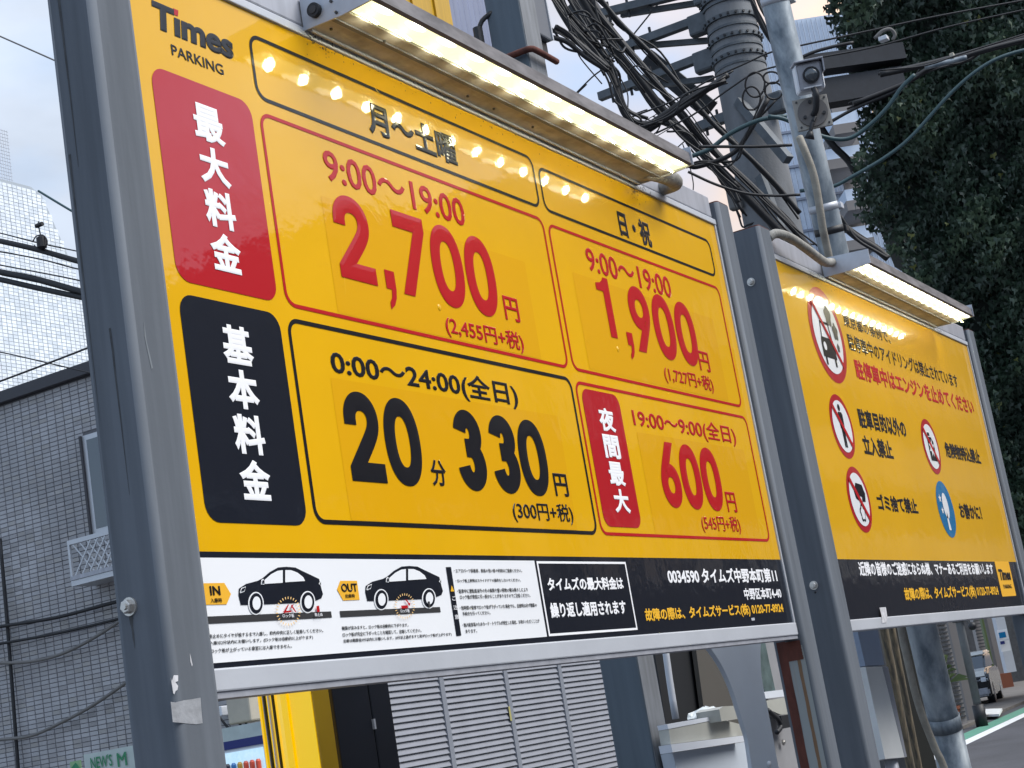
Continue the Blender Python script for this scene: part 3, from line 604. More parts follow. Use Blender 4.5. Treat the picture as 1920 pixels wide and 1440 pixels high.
# ================================================================== lamps over the boards
def lamp(name, x0, x1, z0, label, nled):
    T = empty(name, ((x0 + x1) / 2, -0.08, z0), label, 'sign lamp', 'lit bar lamps over the two boards')
    # outer shell: back, top and front lip, open below
    prof = [(-0.004, z0 + .066), (-0.155, z0 + .052), (-0.172, z0 + .040), (-0.174, z0 + .008), (-0.166, z0 + .004), (-0.165, z0 + .034), (-0.150, z0 + .045), (-0.006, z0 + .056)]
    bm = bmesh.new(); prism(bm, [(x0 + .004, y, z) for y, z in prof], (x1 - x0 - .008, 0, 0)); sh = obj('housing', bm, M_SHELL, T)
    bm = bmesh.new(); prism(bm, [(x0, y, z) for y, z in [(-0.006, z0), (-0.006, z0 + .068), (-0.178, z0 + .055), (-0.178, z0 + .004), (-0.112, z0 - .001), (-0.098, z0 - .002)]], (.004, 0, 0)); e1 = obj('end_plate', bm, M_HOUS, T)
    bm = bmesh.new(); prism(bm, [(x1 - .004, y, z) for y, z in [(-0.006, z0), (-0.006, z0 + .068), (-0.178, z0 + .055), (-0.178, z0 + .004), (-0.112, z0 - .001), (-0.098, z0 - .002)]], (.004, 0, 0)); e2 = obj('end_plate', bm, M_HOUS, T)
    # sloping underside plate with a drip seam
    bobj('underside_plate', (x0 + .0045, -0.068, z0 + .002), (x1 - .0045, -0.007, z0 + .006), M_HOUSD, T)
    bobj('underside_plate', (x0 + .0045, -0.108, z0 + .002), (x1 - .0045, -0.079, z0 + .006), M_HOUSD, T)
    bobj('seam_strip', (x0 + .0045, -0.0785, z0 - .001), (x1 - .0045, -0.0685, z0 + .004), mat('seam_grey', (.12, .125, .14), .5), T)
    bobj('drip_edge', (x0 + .01, -0.0195, z0 - .004), (x1 - .01, -0.0145, z0 + .0015), M_ALUD, T)
    # lens and the row of LEDs in their scoops
    ln = bobj('lens', (x0 + .006, -0.163, z0 + .006), (x1 - .006, -0.110, z0 + .012), M_LENS, T)
    led = bpy.data.meshes.new('led'); bm = bmesh.new()
    # each LED looks back at the board from its little tilted holder
    nl_ = Vector((0, .80, -.60)); ul_ = Vector((0, .60, .80))
    bm.faces.new([bm.verts.new(Vector((math.cos(a * math.pi / 8) * .016, 0, 0)) + ul_ * (math.sin(a * math.pi / 8) * .0125) + nl_ * .0012) for a in range(16)])
    bm.to_mesh(led); bm.free(); led.materials.append(M_LED)
    hd_ = bpy.data.meshes.new('led_holder'); bm = bmesh.new()
    prism(bm, [Vector((math.cos(a * math.pi / 8) * .018, 0, 0)) + ul_ * (math.sin(a * math.pi / 8) * .0145) for a in range(16)], nl_ * -.003)
    bmesh.ops.recalc_face_normals(bm, faces=bm.faces); bm.to_mesh(hd_); bm.free(); hd_.materials.append(M_LENS)
    sc_ = bpy.data.meshes.new('reflector'); bm = bmesh.new()
    bmesh.ops.create_uvsphere(bm, u_segments=14, v_segments=8, radius=1)
    for v in bm.verts: v.co = Vector((v.co.x * .034, v.co.y * .010, v.co.z * .003))
    bm.to_mesh(sc_); bm.free(); sc_.materials.append(M_REFL)
    for k in range(nled):
        x = x0 + (k + .5) * (x1 - x0) / nled
        for me, nm, dy, dz in ((sc_, 'reflector', -0.156, .0050), (hd_, 'led_holder', -0.128, -.006), (led, 'led', -0.128, -.006)):
            o = bpy.data.objects.new(nm, me); COL.objects.link(o); o.parent = ln
            o.location = (x, dy, z0 + dz)
    return T, e1
l1, e1 = lamp('bar_lamp', 0.502, 1.985, 2.876, 'lit bar lamp along the top of the large fee board', 13)
l2, e2 = lamp('bar_lamp', 3.480, 4.868, 2.855, 'lit bar lamp over the rules board, hose plugged into its left end', 17)
c = atX(591, 20, 0.5); bm = bmesh.new(); cyl(bm, (0.5025, c.y, c.z), (0.492, c.y, c.z), 0.0145, 20); g = obj('cable_gland', bm, M_DKR, e1)
bm = bmesh.new(); cyl(bm, (0.493, c.y, c.z), (0.4905, c.y, c.z), 0.008, 16); obj('gland_plug', bm, M_GRY, e1)
for p in ((620, 2), (630, 23)):
    c = atX(*p, .5); bm = bmesh.new(); cyl(bm, (.503, c.y, c.z), (.499, c.y, c.z), .0032, 10); obj('screw', bm, M_GRY, e1)
for p in ((621, 54), (721, 77), (877, 180), (926, 204), (999, 238), (1183, 308)):
    c = atZ(*p, 2.877); bm = bmesh.new(); cyl(bm, (c.x, c.y, 2.8785), (c.x, c.y, 2.8745), .0032, 8); obj('screw', bm, M_GRY, l1)
random.seed(3)
def grime(zf, xa, xb, par, n, Yp=-0.0065):
    polys = []
    bm = bmesh.new()
    for i in range(n):
        x = random.uniform(xa, xb) if random.random() < .5 else random.choice((xa + .03, xb - .02)) + random.gauss(0, .04); y0 = zf + .016 - abs(random.gauss(0, .02)); r = random.uniform(.0006, .002)
        if y0 > zf: yy = -0.0068
        else: yy = -0.0014
        if x < xa - .03 or x > xb + .08: continue
        bm.faces.new([bm.verts.new((x + r * math.cos(a), yy, y0 + r * random.uniform(1, 2.2) * math.sin(a))) for a in (0, 1.2, 2.4, 3.6, 4.9)])
    o = obj('grime_specks', bm, M_SOIL, par); o['kind'] = 'stuff'
grime(ZT, 0.52, 2.0, fee, 240); grime(RT, 3.35, 4.95, rul, 260)
# flexible hoses
tobj('flexible_hose', [atY(1440, 447, -.01), atY(1455, 438, -.03), atY(1480, 445, -.05), atY(1510, 465, -.06), atY(1535, 484, -.06), atY(1548, 492, -.05), (3.482, -.045, 2.90)], 0.0155, mat('hose_grey', (.27, .26, .235), .7, var=.25, vscale=40, bump=.004, bscale=30, bstretch=(9, 1, 1)), None, 12)
tag(bpy.data.objects['flexible_hose'], 'grey flexible hose arching over the top of the rules board into its lamp', 'hose')
tobj('flexible_conduit', [(1.95, -.05, 2.895), (2.02, -.075, 2.888), (2.10, -.07, 2.892), (2.155, -.03, 2.905), (2.165, 0.06, 2.91)], 0.022, bpy.data.materials['hose_grey'], None, 12)
tag(bpy.data.objects['flexible_conduit'], 'short thick grimy conduit stub at the right end of the fee board lamp', 'hose')
# ================================================================== helpers for things behind the boards
def vslab(name, pl, pr, py, D, z0, z1, thick, m, parent=None, D2=None, bev=0):
    """upright slab whose front runs between two sight lines at distance D, going back by thick metres"""
    a = atD(pl, py, D); b = atD(pr, py, D2 or D); d = Vector((b.x - a.x, b.y - a.y, 0)); n = Vector((-d.y, d.x, 0)).normalized()
    if n.dot(Vector((a.x - CAM.x, a.y - CAM.y, 0))) < 0: n = -n
    bm = bmesh.new(); prism(bm, [(a.x, a.y, z0), (b.x, b.y, z0), (b.x, b.y, z1), (a.x, a.y, z1)], n * thick); return obj(name, bm, m, parent)
def beam(name, a, b, w_, h_, m, parent=None):
    a = Vector(a); b = Vector(b); t = (b - a).normalized(); s = t.cross(Vector((0, 0, 1))).normalized(); u = s.cross(t)
    bm = bmesh.new(); prism(bm, [a + s * w_ / 2 + u * h_ / 2, a - s * w_ / 2 + u * h_ / 2, a - s * w_ / 2 - u * h_ / 2, a + s * w_ / 2 - u * h_ / 2], b - a); return obj(name, bm, m, parent)
def quadplate(name, P, th, m, parent=None):
    """flat plate with outline P given as world points, thickness th away from the camera"""
    P = [Vector(p) for p in P]; n = (P[1] - P[0]).cross(P[2] - P[1]).normalized()
    if n.dot(P[0] - CAM) < 0: n = -n
    bm = bmesh.new(); prism(bm, P, n * th); return obj(name, bm, m, parent)

# ================================================================== tiled building on the left
XB = 11.8
tb = empty('tiled_building', (14, 13, 0), 'grey tiled building at the left edge behind the fee board post', 'building')
zc = (atX(0, 755, XB).z + atX(161, 709, XB).z) / 2; zc2 = (atX(0, 735, XB).z + atX(161, 686, XB).z) / 2
YN, YF = 9.65, 17.5
bobj('wall', (XB + .02, YN, 0), (XB + 5, YF, zc2 - .02), M_GROUT, tb)
bobj('roof_edge', (XB - .08, YN - .05, zc), (XB + 5.05, YF, zc2), M_DBAND, tb)
def tiles(name, org, du, dv, nrm, nu, nv, pu, pv, gap, m, par, skip=None, th=.008):
    ml = m if isinstance(m, list) else [m]; bm = bmesh.new(); org = Vector(org); du = Vector(du); dv = Vector(dv); nrm = Vector(nrm); rnd = random.Random(5)
    for i in range(nu):
        for j in range(nv):
            a, b = i * pu, j * pv
            if skip and skip(a + pu / 2, b + pv / 2): continue
            t = th * rnd.uniform(.75, 1.25)
            gv = gap * .6; q = [org + du * x + dv * y for x, y in ((a + gap, b + gv), (a + pu - gap, b + gv), (a + pu - gap, b + pv - gv), (a + gap, b + pv - gv))]
            lo = [bm.verts.new(p) for p in q]; c = sum(q, Vector()) / 4
            hi = [bm.verts.new(c + (p - c) * .95 + nrm * t + nrm * rnd.uniform(-.001, .001)) for p in q]
            f_ = bm.faces.new(hi); q_ = rnd.random(); f_.material_index = 0 if q_ < .62 or len(ml) == 1 else (1 if q_ < .84 or len(ml) == 2 else 2)
            for k in range(4): bm.faces.new((lo[k], lo[(k + 1) % 4], hi[(k + 1) % 4], hi[k]))
    o = obj(name, bm, m, par); o['kind'] = 'stuff'; return o
wy0, wy1 = atX(192, 900, XB).y, atX(163, 900, XB).y
wz0, wz1 = atX(180, 1003, XB).z, atX(168, 815, XB).z
wy0 -= .9
tiles('tile_cladding', (XB + .02, YN, 0.6), (0, 1, 0), (0, 0, 1), (-1, 0, 0), int((YF - YN - 1.2) / .135), int((zc - .6) / .052), .135, .052, .006, [M_TILE, M_TILE2, M_TILE3], tb,
      skip=lambda a, b: wy0 - .05 < YN + a < wy1 + .05 and wz0 - .02 < .6 + b < wz1 + .04)
# window and its flower rail
wf = bobj('window', (XB - .03, wy0, wz0), (XB + .015, wy1, wz1), M_WINF, tb)
bobj('pane', (XB - .034, wy0 + .06, wz0 + .06), (XB - .031, (wy0 + wy1) / 2 - .03, wz1 - .06), M_GLASS, wf)
bobj('pane', (XB - .034, (wy0 + wy1) / 2 + .03, wz0 + .06), (XB - .031, wy1 - .09, wz1 - .06), M_GLASS, wf)
bobj('frame_edge', (XB - .06, wy1 - .03, wz0), (XB - .035, wy1, wz1), M_DBAND, wf)
ry1 = atX(133, 1020, XB - .3).y; rz1 = atX(133, 1018, XB - .3).z; rz0 = atX(140, 1090, XB - .3).z; ry0 = ry1 - 2.0
rail = empty('flower_rail', (XB - .15, (ry0 + ry1) / 2, rz0), 'white lattice flower rail under the window of the grey tiled building', 'balcony rail')
bobj('top_bar', (XB - .36, ry0, rz1 - .03), (XB - .30, ry1, rz1 + .02), M_WINF, rail)
bobj('bottom_tray', (XB - .36, ry0, rz0 - .06), (XB, ry1, rz0), M_WINF, rail)
bobj('bottom_bar', (XB - .37, ry0, rz0 + .004), (XB - .33, ry1, rz0 + .05), M_ALUD, rail)
bobj('end_bar', (XB - .36, ry1 - .03, rz0 + .051), (XB - .33, ry1, rz1 - .031), M_WINF, rail)
k = 0; hgt = rz1 - rz0 - .09
y = ry0
while y < ry1 - .1:
    for s in (0, 1):
        a = Vector((XB - .345 - s * .008, y + (hgt * .8 if s else 0), rz0 + .055)); b = Vector((XB - .345 - s * .008, y + (0 if s else hgt * .8), rz1 - .035))
        if max(a.y, b.y) < ry1 - .02: beam('lattice_bar', a, b, .006, .016, M_WINF, rail)
    y += .11
# pipes and wires on the tiled wall
tag(tobj('drain_pipe', [atX(0, 1010, XB - .06), atX(18, 1225, XB - .06), atX(34, 1440, XB - .06), atX(40, 1500, XB - .06)], .022, M_DKR, None, 8), 'black downpipe on the grey tiled wall at the left edge', 'pipe')
for pts, r, m, lab in (([(-60, 1188), (0, 1175), (105, 1158), (212, 1130), (260, 1120)], .022, M_CABLE, 'upper of two straight black cables across the grey tiled wall'),
                       ([(-60, 1218), (0, 1207), (105, 1188), (212, 1163), (260, 1150)], .018, M_CABLE, 'lower of two straight black cables across the grey tiled wall'),
                       ([(-60, 1238), (0, 1243), (60, 1240), (110, 1228), (160, 1205), (212, 1173), (260, 1140)], .020, M_GCAB, 'upper grey hose sagging across the tiled wall'),
                       ([(-60, 1395), (0, 1387), (60, 1379), (120, 1352), (170, 1325), (225, 1288), (270, 1255)], .020, M_GCAB, 'lower brownish hose sagging across the tiled wall')):
    tag(tobj('wall_cable', [atX(x, y, XB - .10) for x, y in pts], r, m), lab, 'cable')
# upper volume, glazed pale tiles, parallel to the boards
YU = 16.2
ub = empty('upper_building', (17, 19, 0), 'taller pale glazed tile building with slanting edge, top left behind the post', 'building')
zt = 3
P = [atY(-130, 303, YU), atY(0, 335, YU), atY(57, 350, YU), atY(78, 366, YU), atY(130, 485, YU), atY(160, 560, YU), atY(215, 700, YU), atY(255, 900, YU), atY(60, 1000, YU), atY(-130, 1000, YU)]
bm = bmesh.new(); prism(bm, P, (0, 5, 0)); obj('wall', bm, M_GROUTU, ub)
ox_, oz_ = atY(-130, 900, YU).x, zc2 - .6
edge = [(p.x - ox_, p.z - oz_) for p in P[:8]]
def outside(a, b):
    for (x0, y0), (x1, y1) in zip(edge, edge[1:]):
        if x0 <= a <= x1 or (y1 <= b <= y0 and x1 > x0 and a > x0 - .01):
            t = (a - x0) / (x1 - x0) if x1 != x0 else 0
            if x0 <= a <= x1 and b > y0 + (y1 - y0) * t - .03: return True
    return a > edge[-1][0] - .02
tiles('tile_cladding', (ox_, YU - .002, oz_), (1, 0, 0), (0, 0, 1), (0, -1, 0), int(edge[-1][0] / .1), int((edge[0][1]) / .058), .1, .058, .0045, [M_TILEU, M_TILEU2], ub, skip=outside)
# roof top mesh fence
fx = empty('roof_fence', (P[1].x, YU + .6, P[1].z), 'wire mesh fence corner on the roof at the far left', 'fence')
za, zb_ = atY(10, 360, YU + .6).z, atY(0, 233, YU + .6).z
for px_, in ((-80,), (-35,), (17,)):
    a = atY(px_ + 8, 360, YU + .6); beam('post', (a.x, a.y, za - .3), (a.x, a.y, zb_ - (0 if px_ < 0 else .12)), .04, .04, M_ALUD, fx)
xr = atY(20, 300, YU + .6).x
bm = bmesh.new()
for i in range(40):
    x = xr - .02 - i * .05; tube(bm, [(x, YU + .6, za - .2), (x, YU + .6, zb_ - .08)], .004, 4)
for i in range(int((zb_ - za) / .06)): tube(bm, [(xr - 2, YU + .6, za + i * .06), (xr, YU + .6, za + i * .06)], .004, 4)
o = obj('mesh_panel', bm, M_ALUD, fx); o['kind'] = 'stuff'
# wires in front of the pale tiles
gg = 'cables crossing the pale building at left'
UL = ['topmost thick black cable over the pale tiled building, with the round fitting on it', 'middle of the three thick black cables over the pale tiled building', 'lowest thick black cable over the pale tiled building',
      'thin wire just above the topmost thick cable on the pale building', 'upper thin wire between the thick cables on the pale building', 'lower thin wire between the thick cables on the pale building',
      'thin wire falling to the right low on the pale building', 'thin wire rising to the right just above the dark roof edge']
for pts, r, m in (([(-60, 440), (0, 452), (70, 468), (140, 488), (190, 500)], .030, M_CABLE), ([(-60, 497), (0, 510), (70, 524), (145, 545), (190, 556)], .034, M_CABLE),
                  ([(-60, 512), (0, 524), (70, 540), (145, 556), (190, 566)], .030, M_CABLE), ([(-60, 425), (0, 437), (70, 455), (140, 470), (190, 480)], .007, M_CABLE),
                  ([(-60, 464), (0, 472), (80, 487), (140, 503), (190, 512)], .008, M_CABLE), ([(-60, 486), (0, 497), (80, 512), (140, 524), (190, 536)], .008, M_CABLE),
                  ([(-60, 650), (0, 660), (130, 690), (190, 704)], .007, M_CABLE), ([(-40, 730), (0, 715), (80, 685), (165, 652), (190, 640)], .010, M_CABLE)):
    tag(tobj('overhead_cable', [atX(x, y, 9.5) for x, y in pts], r, m), UL.pop(0), 'cable', gg)
tag(tobj('service_wire', [atX(x, y, 9.5) for x, y in ((-60, 42), (0, 68), (95, 110), (150, 135))], .009, M_GCAB), 'single thin wire crossing the open sky at top left', 'cable')
tag(tobj('teal_wire', [atX(x, y, 9.5) for x, y in ((72, 358), (95, 372), (125, 390), (190, 428))], .012, M_TEAL), 'short teal wire running off the roof corner at left', 'cable')
dv_ = empty('cable_closure', atX(76, 455, 9.5), 'small black round cable fitting hanging on the wires at left', 'cable fitting')
bm = bmesh.new(); c = atX(78, 455, 9.45); tube(bm, [c + Vector((0, 0, .07)), c + Vector((0, 0, .05)), c - Vector((0, 0, .05)), c - Vector((0, 0, .07))], .05, 12, rr=[.02, .05, .05, .02]); obj('body', bm, M_CABLE, dv_)
tobj('loop', [atX(x, y, 9.45) for x, y in ((62, 452), (68, 443), (80, 441), (88, 450), (86, 462), (74, 468), (64, 460))], .007, M_CABLE, dv_, 6)
tobj('hanger', [atX(x, y, 9.45) for x, y in ((72, 415), (73, 428), (77, 445))], .007, M_CABLE, dv_, 6)
bm = bmesh.new(); c = atX(73, 422, 9.45); tube(bm, [c - Vector((0, .05, 0)), c + Vector((0, .04, 0))], .022, 8); obj('clip', bm, M_CABLE, dv_)

# banner, box and vending machine at the foot of the tiled building
bn = empty('shop_banner', atX(190, 1450, 11.2), 'pale banner with green lettering low on the tiled building', 'banner')
XN = 11.2
def BT(u, v): return Vector((XN - .012, u, v))
y0_, y1_ = atX(250, 1420, XN).y - 2, atX(158, 1430, XN).y; zt_ = atX(200, 1407, XN).z
bobj('cloth', (XN, y0_, zt_ - .9), (XN + .02, y1_, zt_), M_BANN, bn)
def ytext(s, pl, pr, pyb, pyt, X, m, par, bold=.03):
    a = atX(pl, pyb, X); b = atX(pr, pyb, X); zt2 = atX(pl, pyt, X).z
    return text(s, a.y, a.z, b.y, zt2, m, par, 1, bold * .5, T=lambda u, v: Vector((X, u, v)))
ytext("NEW'S", 171, 212, 1443, 1420, XN - .012, M_GREEN, bn); ytext('M', 221, 239, 1438, 1412, XN - .012, M_GREEN, bn)
bl = empty('small_banner', atX(140, 1450, 11.3), 'small pale green flag beside the lettered banner', 'banner')
bobj('cloth', (11.3, atX(150, 1430, 11.3).y, zt_ - .9), (11.32, atX(131, 1430, 11.3).y, atX(140, 1427, 11.3).z), mat('pale_green', (.25, .42, .22), .7), bl)
quadplate('mark', [atX(133, 1441, 11.29), atX(141, 1430, 11.29), atX(149, 1440, 11.29)], .005, M_GREEN, bl)
wb = empty('wall_box', atX(445, 1320, 11.4), 'cream metal box on the tiled wall, seen below the fee board', 'utility box')
a = atX(419, 1285, 11.4); b = atX(472, 1352, 11.4)
bobj('body', (11.4, b.y, b.z), (11.78, a.y, a.z), M_CREAM, wb, .02)
bobj('lid_seam', (11.395, b.y + .02, a.z - .06), (11.402, a.y - .02, a.z - .05), M_GRY, wb)
a = atX(402, 1326, 11.6); b = atX(417, 1342, 11.6)
ob = bobj('junction_box', (11.6, b.y, b.z), (11.78, a.y, a.z), M_HOOD, None, .01); tag(ob, 'small white junction box left of the cream wall box', 'junction box')
for pts in ([(410, 1342), (420, 1355), (432, 1368), (448, 1378), (452, 1362), (444, 1352)], [(412, 1345), (425, 1362), (440, 1374), (455, 1372), (462, 1355)]):
    tag(tobj('loose_cable', [atX(x, y, 11.55) for x, y in pts], .012, M_DKR), 'loose dark cable drooping under the cream wall box', 'cable', 'loose cables under the wall box')
vm = empty('vending_machine', atX(450, 1440, 10.4), 'vending machine with navy header and bright display below the fee board', 'vending machine')
XV = 10.4; ya, yb = atX(500, 1400, XV).y, atX(398, 1400, XV).y
zn1, zn0, zb2 = atX(450, 1386, XV).z, atX(450, 1402, XV).z, 0.05
bobj('header', (XV - .02, ya, zn0), (XV + .7, yb, zn1), M_NAVY, vm)
bobj('cabinet', (XV, ya, zb2), (XV + .7, yb, zn0), M_HOOD, vm)
M_VIT = mat('vending_display', (.55, .68, .75), .2, emit=(.6, .85, 1.0), estr=.35, col2=(.3, .5, .62), vscale=9)
bobj('display', (XV - .012, ya + .04, zn0 - .75), (XV - .001, yb - .04, zn0 - .03), M_VIT, vm)
cols = [(.7, .1, .05), (.05, .2, .5), (.6, .35, .05), (.1, .4, .2), (.7, .7, .7), (.03, .03, .05)]
mcs = [mat('can_colour', c, .3) for c in cols]; rnd = random.Random(2)
n = int((yb - ya - .12) / .075)
for r_ in range(3):
    for i in range(n):
        bm = bmesh.new(); yy = ya + .09 + i * .075; z_ = zn0 - .20 - r_ * .22
        tube(bm, [(XV - .04, yy, z_ - .05), (XV - .04, yy, z_ + .05), (XV - .04, yy, z_ + .07)], .026, 8, rr=[.026, .026, .014]); obj('drink_can', bm, mcs[rnd.randrange(6)], vm)

# ================================================================== yellow totem and navy cabinet
to = empty('yellow_totem', atY(578, 1440, 1.0), 'glowing yellow totem column with an edge striped with painted reflections under the fee board', 'totem sign')
YT = 1.0; ZT2 = 2.45
c1 = atY(580, 1270, YT); c2 = atY(612, 1270, YT); xL = c1.x
l0 = atX(536, 1270, xL); l1_ = atX(515, 1270, xL + .0)
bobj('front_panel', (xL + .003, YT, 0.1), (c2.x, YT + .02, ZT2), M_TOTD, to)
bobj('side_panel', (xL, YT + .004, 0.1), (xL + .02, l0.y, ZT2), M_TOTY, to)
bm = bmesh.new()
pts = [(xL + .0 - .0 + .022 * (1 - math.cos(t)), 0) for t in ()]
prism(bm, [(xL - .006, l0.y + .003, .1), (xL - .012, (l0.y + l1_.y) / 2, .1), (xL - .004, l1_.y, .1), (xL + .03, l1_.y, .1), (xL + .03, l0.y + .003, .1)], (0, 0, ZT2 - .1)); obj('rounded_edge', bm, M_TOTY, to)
l2_ = atX(477, 1278, xL)
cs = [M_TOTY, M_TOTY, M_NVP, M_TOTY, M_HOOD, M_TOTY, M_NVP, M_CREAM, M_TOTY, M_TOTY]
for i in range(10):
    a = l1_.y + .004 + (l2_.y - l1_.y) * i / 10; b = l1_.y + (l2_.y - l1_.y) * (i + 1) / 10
    bobj('painted_reflection', (xL + .004 * (i % 2), a, .1), (xL + .02, b, ZT2 if i % 3 else ZT2 - .1), cs[i], to)  # strip colours paint the reflections along the totem's edge
bobj('base', (xL - .02, YT - .03, 0), (c2.x + .02, l2_.y, .095), M_GRY, to)
nc = empty('navy_cabinet', atY(670, 1440, 1.02), 'dark navy upright cabinet between the yellow totem and the shutters', 'cabinet')
YC = 1.03; a = atY(613, 1262, YC).x + .01; s_ = atY(687, 1262, YC).x; b = atY(724, 1256, YC).x
bobj('door', (a, YC, .08), (s_ - .003, YC + .03, 2.2), M_NVP, nc, .003); bobj('door', (s_ + .003, YC, .08), (b, YC + .03, 2.2), M_NVP, nc, .003)
bobj('body', (a + .002, YC + .032, .0), (b - .002, max(YC + .05, min(YC + .4, l2_.y - .03)), 2.21), M_NVP, nc)
c = atY(699, 1358, YC); bobj('handle', (c.x - .004, YC - .008, c.z - .014), (c.x + .004, YC - .0005, c.z + .014), M_ALU, nc)

# ================================================================== shutter wall behind
YS = 9.0
sw = empty('shutter_screen', atY(900, 1440, YS), 'pale grey louvred shutter screen of four panels below the fee board', 'shutter')
edges = [atY(700, 1256, YS).x, atY(818.6, 1245, YS).x, atY(940.8, 1245, YS).x, atY(1042.6, 1237, YS).x, atY(1136, 1236, YS).x]
pit = (atY(900, 1290, YS).z - atY(900, 1301.2, YS).z); zmax = 2.95; zmin = .35
nrow = int((zmax - zmin) / pit)
bobj('back_panel', (edges[0], YS + .05, .2), (edges[-1], YS + .09, zmax + .05), M_DARK, sw)
for i in range(5):
    w2 = .045 if 0 < i < 4 else .03
    bobj('stile', (edges[i] - w2, YS - .035, .2), (edges[i] + w2, YS + .045, zmax), M_SHUTF, sw)
bobj('head_rail', (edges[0], YS - .04, zmax + .001), (edges[-1], YS + .05, zmax + .12), M_SHUTF, sw)
for i in range(4):
    xa, xb = edges[i] + .047, edges[i + 1] - .047; base = None
    for j in range(nrow):
        z_ = zmin + j * pit
        if base is None:
            bm = bmesh.new(); prism(bm, [(xa, YS - .022, 0), (xa, YS - .026, .006), (xa, YS + .004, pit * .97), (xa, YS + .014, pit * .97), (xa, YS - .008, 0)], (xb - xa, 0, 0))
            base = obj('slat', bm, M_SHUT, sw); base.location = (0, 0, z_); src = base
        else:
            o = src.copy(); COL.objects.link(o); o.location = (0, 0, z_)
c = atY(957, 1338, YS - .04); bobj('tape', (c.x - .02, YS - .038, c.z - .09), (c.x + .02, YS - .0355, c.z + .09), mat('yellow_tape', (.35, .32, .12), .6), sw)
sb = empty('shutter_building', (16, 11, 0), 'low dark building carrying the shutter screen behind the boards', 'building')
bobj('wall', (edges[0] - .4, YS + .1, 0), (edges[-1] + .3, YS + 4, 3.5), M_BDRK, sb); bobj('roof_edge', (edges[0] - .5, YS + .0, 3.5), (edges[-1] + .3, YS + 4.1, 3.6), M_DBAND, sb)

# ================================================================== steel column with clamp and meter box
YCOL = 1.6
a = atY(971.7, 0, YCOL); b = atY(1001, 0, YCOL); bk = atX(906.7, 0, a.x)
co = empty('steel_column', (a.x, YCOL, 0), 'blue grey square steel column standing behind the fee board', 'column')
bm = bmesh.new(); box(bm, (a.x, YCOL, 0), (b.x, bk.y, 7.5), .006); obj('shaft', bm, M_COLM, co)
bobj('lit_face_sheet', (a.x + .006, YCOL - .003, 0.01), (b.x - .004, YCOL - .0005, 7.49), mat('lit_face_grey', (.19, .20, .215), .6, var=.2, vscale=6, stretch=(4, 4, .4)), co)  # lighter sheet: the brighter light on this face is put into its colour
zk = atX(971, 105, a.x).z; r_ = .012
tobj('clamp_rod', [(a.x - .03, bk.y, zk), (a.x - .03, YCOL + .02, zk), (a.x - .02, YCOL - .03, zk), (a.x + .03, YCOL - .04, zk), (b.x + .05, YCOL - .04, zk)], .016, M_RUST, co, 8, 4)
st = atX(897, 63, a.x - .03); tobj('step_bolt', [(a.x + .01, bk.y - .03, st.z + .10), (a.x - .02, bk.y + .02, st.z + .06), atX(897, 63, a.x - .03)], .012, M_DKR, co, 8, 3)
bm = bmesh.new(); cyl(bm, st - Vector((0, 0, .05)), st + Vector((0, 0, .03)), .024, 12); obj('step_bolt_head', bm, M_DKR, co)
mb = empty('meter_box', (b.x + .1, YCOL, a.z), 'grey cable box fixed to the right side of the steel column', 'junction box')
m0 = atY(1002, 60, YCOL + .02); m1 = atY(1036, 78, YCOL + .02)
bobj('body', (b.x + .004, YCOL + .02, m1.z - .0), (m1.x, YCOL + .22, m1.z + .75), mat('box_grey', (.12, .13, .15), .5), mb, .01)
bobj('hinge_edge', (m1.x + .001, YCOL + .015, m1.z + .01), (m1.x + .012, YCOL + .05, m1.z + .74), M_ALU, mb)
bobj('cable_gland', (m1.x - .13, YCOL + .05, m1.z - .08), (m1.x - .01, YCOL + .12, m1.z - .001), M_DKR, mb)
yp = empty('yellow_billboard', atY(800, 0, 2.4), 'tall yellow panel rising above the lit fee board lamp', 'billboard')
YP = 2.4; x0_ = atY(690, 0, YP).x; x1_ = atY(845, 20, YP).x
bobj('panel', (x0_, YP, 3.9), (x1_, YP + .12, 8.2), M_PYEL, yp)
for f in (.25, .5, .78): bobj('rib', (x0_ + (x1_ - x0_) * f, YP - .012, 3.9), (x0_ + (x1_ - x0_) * f + .02, YP - .001, 8.2), M_PYEL, yp)
cp = empty('corrugated_panel', atY(880, 0, 2.5), 'blue grey corrugated sheet between the yellow panel and the steel column', 'cladding panel')
xx0, xx1 = x1_ + .01, atY(932, 80, 2.4).x; bm = bmesh.new(); n = int((xx1 - xx0) / .03); pr_ = [(xx0 + i * (xx1 - xx0) / n, YP + .02 + (.012 if i % 2 else 0), 3.9) for i in range(n + 1)]
prism(bm, pr_ + [(xx1, YP + .09, 3.9), (xx0, YP + .09, 3.9)], (0, 0, 4.3)); obj('sheet', bm, M_CORR, cp)

# ================================================================== payment corner: arch plate, cabinet, hood
def z7(x, y): return (1240 + x / 5.5375, 1180 + y / 5.5375)
YA = 1.0
ar = empty('arch_panel', atY(1400, 1400, YA), 'blue grey plate with curved edges below the right end of the fee board', 'panel')
Lc = [(330, 85), (350, 110), (450, 200), (560, 350), (650, 520), (720, 700), (760, 830), (820, 1020), (860, 1160), (900, 1440), (920, 1600)]
Rc = [(1230, 1600), (1180, 1440), (1110, 1050), (1060, 800), (1030, 650), (1003, 450), (1000, 200), (1025, 45), (1060, -80)]
P = [atY(*z7(x, y), YA) for x, y in smooth_pts([(x, y, 0) for x, y in Lc], 3) for x, y in [(x, y)]] if False else None
def z7s(pts): return [atY(*z7(v.x, v.y), YA) for v in smooth_pts([(x, y, 0) for x, y in pts], 3)]
P = z7s(Lc) + z7s(Rc)
quadplate('plate', P, .02, M_ARCH, ar)
